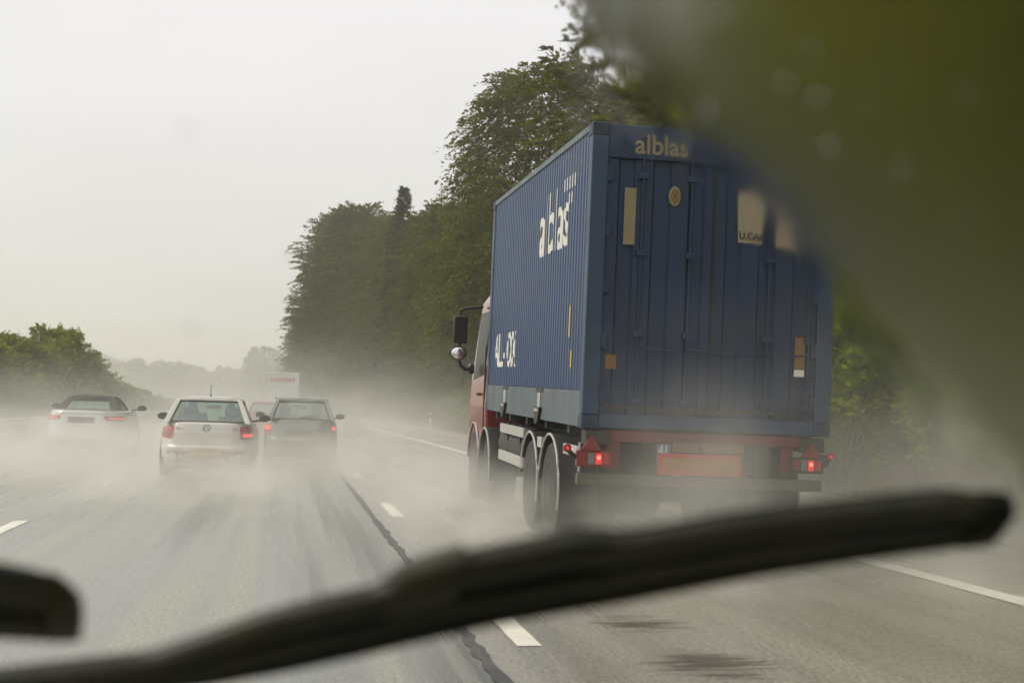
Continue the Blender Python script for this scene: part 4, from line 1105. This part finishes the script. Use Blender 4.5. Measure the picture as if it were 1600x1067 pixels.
# edge of the wiped field (u, v on the glass); the film of water lies to its right
EDGE = [(.088, .40), (.100, .31), (.1025, .2911), (.1072, .2711), (.1143, .2629), (.134, .243), (.160, .2199), (.224, .159), (.290, .0913), (.374, .0042), (.4453, -.0721), (.5087, -.153), (.58, -.27), (.64, -.3895), (.68, -.455)]
def edge_u(v):
    for a, b in zip(EDGE, EDGE[1:]):
        if b[1] <= v <= a[1]: return a[0] + (b[0]-a[0])*(a[1]-v)/(a[1]-b[1])
    return EDGE[0][0] if v > EDGE[0][1] else EDGE[-1][0]
def build_film():
    nv, nu = 60, 60; vs = np.linspace(-.45, .40, nv); V = []; att = []
    for v in vs:
        e = edge_u(v)
        for j in range(nu):
            tt = (j/(nu-1))**1.8; u = e + (.94 - e)*tt
            V.append((u, v)); att.append(min(1.0, (u - e)/.09))
    verts = [W(u, v, .0016) for u, v in V] + [W(u, v, .0006) for u, v in V]
    Nn = nv*nu; F = []; mi = []
    for i in range(nv-1):
        for j in range(nu-1):
            a, b, c, d = i*nu+j, i*nu+j+1, (i+1)*nu+j+1, (i+1)*nu+j
            F.append((a, b, c, d)); mi.append(0); F.append((Nn+d, Nn+c, Nn+b, Nn+a)); mi.append(1)
    me = bpy.data.meshes.new('water_film'); me.from_pydata(verts, [], F); me.update()
    fm = film_mats(); me.materials.append(fm[0]); me.materials.append(fm[1])
    me.polygons.foreach_set('material_index', mi); me.polygons.foreach_set('use_smooth', [True]*len(F))
    A = me.attributes.new('film', 'FLOAT', 'POINT'); A.data.foreach_set('value', att + att)
    bm = bmesh.new(); bm.from_mesh(me); bmesh.ops.recalc_face_normals(bm, faces=bm.faces)
    up = [f for f in bm.faces if f.material_index == 0]
    if up[0].normal.dot(NV) < 0:
        bmesh.ops.reverse_faces(bm, faces=bm.faces)
    dn = [f for f in bm.faces if f.material_index == 1 and f.normal.dot(NV) > 0]
    if dn: bmesh.ops.reverse_faces(bm, faces=dn)
    bm.to_mesh(me); bm.free()
    o = link('water_film', me); tag(o, 'blurring film of rain on the unwiped right part of the windscreen', 'rain water', kind='stuff')
build_film()
# raindrops on the glass
def drops():
    m = bpy.data.materials.new('raindrop'); m.use_nodes = True; nt = m.node_tree; nt.nodes.clear()
    o = nt.nodes.new('ShaderNodeOutputMaterial'); g = nt.nodes.new('ShaderNodeBsdfRefraction'); g.inputs['IOR'].default_value = 1.33; g.inputs['Roughness'].default_value = .1
    nt.links.new(g.outputs[0], o.inputs[0])
    rd = random.Random(12); V = []; F = []
    spots = [(rd.uniform(.12, .5), rd.uniform(.0, .31), rd.uniform(.0012, .0024)) for _ in range(40)]
    spots = [s for s in spots if s[0] > edge_u(s[1]) - .06]
    spots += [(rd.uniform(-.1, .3), rd.uniform(-.15, .25), rd.uniform(.0012, .0022)) for _ in range(16)]
    for (u, v, r) in spots:
        n = 12; k0 = len(V)
        for (f, hgt) in ((1, .0), (.9, .32), (.6, .55), (.2, .68)):
            for k in range(n):
                a = 2*PI*k/n; V.append(W(u + math.cos(a)*r*f, v + math.sin(a)*r*f*1.15, .002 + hgt*r))
        for i in range(3):
            for k in range(n): F.append((k0+i*n+k, k0+i*n+(k+1) % n, k0+(i+1)*n+(k+1) % n, k0+(i+1)*n+k))
        F.append(tuple(k0+3*n+k for k in range(n))); F.append(tuple(k0+k for k in range(n-1, -1, -1)))
    me = bpy.data.meshes.new('raindrops'); me.from_pydata([tuple(v) for v in V], [], F); me.update(); me.materials.append(m)
    me.polygons.foreach_set('use_smooth', [True]*len(F))
    o = link('raindrops', me); tag(o, 'small raindrops scattered over the windscreen glass', 'raindrops', kind='stuff')
drops()

TOP = [(-.34, -.395), (-0.238, -0.3825), (-0.2089, -0.3745), (-0.098, -0.3469), (-0.0494, -0.3095), (-0.0165, -0.2831), (0.0292, -0.2566), (0.0765, -0.2362), (0.087, -0.2127), (0.1162, -0.195), (0.1806, -0.1687), (0.2106, -0.1583), (0.2413, -0.163), (0.2691, -0.1534), (0.3113, -0.1378), (0.3766, -0.1229), (0.4559, -0.1076), (0.4819, -0.1127), (0.5, -0.1150), (.5175, -.119)]
BOT = [(-.34, -.425), (-0.2424, -0.4113), (-0.213, -0.4053), (-0.1154, -0.3944), (-0.0562, -0.3891), (0.0083, -0.365), (0.0618, -0.34), (0.1564, -0.2944), (0.2585, -0.2552), (0.3573, -0.2142), (0.4476, -0.1861), (0.5173, -0.1657)]
def at_u(L, u):
    for a, b in zip(L, L[1:]):
        if a[0] <= u <= b[0]: return a[1] + (b[1]-a[1])*(u-a[0])/(b[0]-a[0])
    return L[0][1] if u < L[0][0] else L[-1][1]
def strip(us, f0, f1, n0, n1, top=TOP, bot=BOT, crown=.5):
    """bar along the glass between fractions f0..f1 of the wiper's width, n0..n1 off the glass"""
    rings = []
    for u in us:
        b, t = at_u(bot, u), at_u(top, u)
        g0 = f0(u) if callable(f0) else f0; g1 = f1(u) if callable(f1) else f1
        a, c = b + (t-b)*g0, b + (t-b)*g1; mid, hw, hn = (a+c)/2, (c-a)/2, (n1-n0)/2
        ring = []
        for k in range(12):
            ang = 2*PI*k/12; cs, sn = math.cos(ang), math.sin(ang)
            ring.append(W(u, mid + hw*math.copysign(abs(cs)**.4, cs), (n0+n1)/2 + hn*math.copysign(abs(sn)**.7, sn)))
        rings.append(ring)
    return MB().loft(rings)
wp = thing('windscreen_wiper', 'long black wiper sweeping across the windscreen in front of the road', 'wiper', W(-.34, -.41, .01))
def under(mb, nm, par, m='wiperblack'):
    o = mb.build(nm, M[m], None, smooth=True)
    o.parent = par; o.matrix_parent_inverse = Matrix.Translation(-par.location)
    return o
us_all = np.linspace(-.33, .506, 60)
under(strip(us_all, .02, .26, .010, .022), 'blade_rubber', wp, 'wiperrubber')
under(strip(us_all, .29, .45, .010, .020), 'blade_holder', wp)
under(strip(us_all, .12, .90, .0235, .0275), 'blade_spine', wp, 'wiperrubber')
us_arm = np.linspace(-.33, .235, 44)
under(strip(us_arm, .60, .92, .010, .026), 'wiper_arm', wp)
us_sp = np.linspace(.215, .507, 26)
under(strip(us_sp, lambda u: .60, .92, .010, .024), 'spoiler', wp)
under(strip(np.linspace(.078, .128, 8), .50, .985, .007, .030), 'coupling', wp)
under(strip(np.linspace(.489, .509, 5), -.01, 1.0, .006, .029), 'end_cap', wp, 'wiperrubber')
LT = [(-.45, -.175), (-0.2443, -0.188), (-0.1869, -0.2098), (-0.1711, -0.2165), (-0.1515, -0.2294), (-0.144, -0.2489), (-0.1425, -0.262)]
LB = [(-.45, -.26), (-0.2616, -0.2833), (-0.1978, -0.2914), (-0.154, -0.2966), (-0.1425, -0.2935)]
w2 = thing('windscreen_wiper', 'short black tip of the other wiper poking in at the left edge', 'wiper', W(-.45, -.2, .01))
usl = np.linspace(-.45, -.1425, 26)
under(strip(usl, .0, .36, .002, .016, LT, LB), 'blade_rubber', w2)
under(strip(usl, .34, 1.0, .008, .024, LT, LB), 'blade_holder', w2)
under(strip(np.linspace(-.158, -.140, 5), -.02, 1.02, .001, .027, LT, LB), 'end_cap', w2)
bn = thing('car_bonnet', 'dark green bonnet edge of our own car with a round washer jet', 'bonnet', (0, 1.3, 0))
def bz(x, y): return 1.33 - .232*(y+1.3) - .03*(x-.2)**2 - .06*max(0, y-.6)**2
rows = [[(x, y, bz(x, y)) for x in np.linspace(-.65, 1.05, 16)] for y in np.linspace(-.05, .95, 12)]
MB().sheet(rows, (0, 0, -.012)).build('panel', M['bonnet'], bn, smooth=True)
MB().lathe((.615, .10, bz(.615, .1) - .03), (0, 0, 1), [(0, .062), (.03, .060), (.052, .050), (.064, .030), (.068, .008)], 24).build('washer_jet', M['bonnet'], bn, smooth=True)

# ------------------------------------------------------------------ air: haze box and road spray
def vol_mat(name, dens, color, aniso=.2):
    m = bpy.data.materials.new(name); m.use_nodes = True; nt = m.node_tree; nt.nodes.clear()
    o = nt.nodes.new('ShaderNodeOutputMaterial'); v = nt.nodes.new('ShaderNodeVolumePrincipled')
    v.inputs['Color'].default_value = (*color, 1); v.inputs['Density'].default_value = dens; v.inputs['Anisotropy'].default_value = aniso
    nt.links.new(v.outputs[0], o.inputs['Volume']); return m, v, nt
HAZE = .0009
hm, _, _ = vol_mat('haze_air', HAZE, (.965, .95, .83))
hz = MB().box(-510, 510, -70, 910, -1.2, 31).build('haze', hm); tag(hz, 'thin rainy haze filling the air', 'haze', kind='stuff')

SPRAY_COL = (.97, .955, .89)
def spray(label, x0, x1, y0, y1, h, dens, k=3.0, nscale=(1.0, .45, 1.3), thr=.38, soft=.34, seed=0.0, fade=(.35, .25, .3)):
    """swirling droplets in a box: dense at the road, gone at its faces"""
    m, v, nt = vol_mat('spray', 0, SPRAY_COL, .1); N = nt.nodes; L = nt.links
    tc = N.new('ShaderNodeTexCoord'); sp = N.new('ShaderNodeSeparateXYZ'); L.new(tc.outputs['Generated'], sp.inputs[0])
    g = N.new('ShaderNodeNewGeometry'); mp = N.new('ShaderNodeMapping'); mp.inputs['Scale'].default_value = nscale; mp.inputs['Location'].default_value = (seed, seed*1.7, 0)
    L.new(g.outputs['Position'], mp.inputs[0])
    nz = N.new('ShaderNodeTexNoise'); nz.inputs['Scale'].default_value = 1.0; nz.inputs['Detail'].default_value = 3; nz.inputs['Roughness'].default_value = .55
    L.new(mp.outputs[0], nz.inputs[0])
    def rng(val, a, b, c, d):
        r = N.new('ShaderNodeMapRange'); r.interpolation_type = 'SMOOTHSTEP'
        for i, q in enumerate((a, b, c, d)): r.inputs[i+1].default_value = q
        L.new(val, r.inputs[0]); return r.outputs[0]
    def math2(op, a, b):
        q = N.new('ShaderNodeMath'); q.operation = op
        for i, z in enumerate((a, b)):
            if isinstance(z, (int, float)): q.inputs[i].default_value = z
            else: L.new(z, q.inputs[i])
        return q.outputs[0]
    def edge(c, f0, f1): return math2('MULTIPLY', rng(c, 0, f0, 0, 1), rng(c, 1 - f1, 1, 1, 0))
    fx = edge(sp.outputs['X'], fade[0], fade[0]); fy = edge(sp.outputs['Y'], fade[1], fade[2])
    fz = math2('MULTIPLY', math2('POWER', 2.718, math2('MULTIPLY', sp.outputs['Z'], -k)), rng(sp.outputs['Z'], .45, 1, 1, 0))
    d = math2('MULTIPLY', math2('MULTIPLY', fx, fy), math2('MULTIPLY', fz, rng(nz.outputs[0], thr, thr + soft, .12, 1)))
    L.new(math2('MULTIPLY', d, dens), v.inputs['Density'])
    o = MB().box(x0, x1, y0, y1, .01, h).build('spray', m); tag(o, label, 'spray', kind='stuff'); return o
spray('low mist of spray lying over the whole wet road', -9, 10, 12, 118, 2.4, .07, 3.0, (.35, .08, .8), seed=1.0, fade=(.10, .10, .4))
spray('mist hanging over the middle and left lanes before the cars', -9.5, 2.6, 12, 62, 2.6, .085, 1.4, (.3, .1, .6), seed=2.0, fade=(.15, .2, .3))
spray('spray cloud behind the pale silver hatchback', -3.4, .7, 14.5, 28.5, 1.2, 1.0, 2.4, (1.0, .45, 1.4), seed=3.0, fade=(.3, .5, .25))
spray('spray cloud around the white convertible', -6.8, -2.2, 19, 35.5, 1.35, 1.2, 1.9, seed=5.0, fade=(.3, .4, .25))
spray('spray cloud behind the dark hatchback', -1.4, 2.6, 21, 34.5, 1.1, .85, 2.2, seed=7.0, fade=(.3, .4, .25))
spray('spray thrown up by the left wheels of the lorry', .9, 4.4, 11.0, 24, 1.1, 1.1, 2.2, (1.1, .6, 1.6), seed=9.0, fade=(.3, .25, .25))
spray('spray hanging behind the tail of the lorry', 2.3, 7.4, 8.6, 13.2, 2.6, .85, 2.7, (.8, .6, .9), seed=11.0, fade=(.2, .4, .2))
spray('spray drifting over the verge right of the lorry', 4.9, 12.0, 12.5, 42, 1.6, .13, 2.2, (.5, .3, .9), seed=13.0, fade=(.15, .2, .3))
spray('pale spray filling the road beyond the cars', -9, 11, 36, 140, 6.0, .040, 2.5, (.22, .06, .4), seed=15.0, fade=(.15, .2, .4))
spray('thin rain mist hanging over the bend beyond the wood', -70, 60, 215, 420, 24, .010, .3, (.02, .012, .08), seed=17.0, fade=(.1, .2, .2))
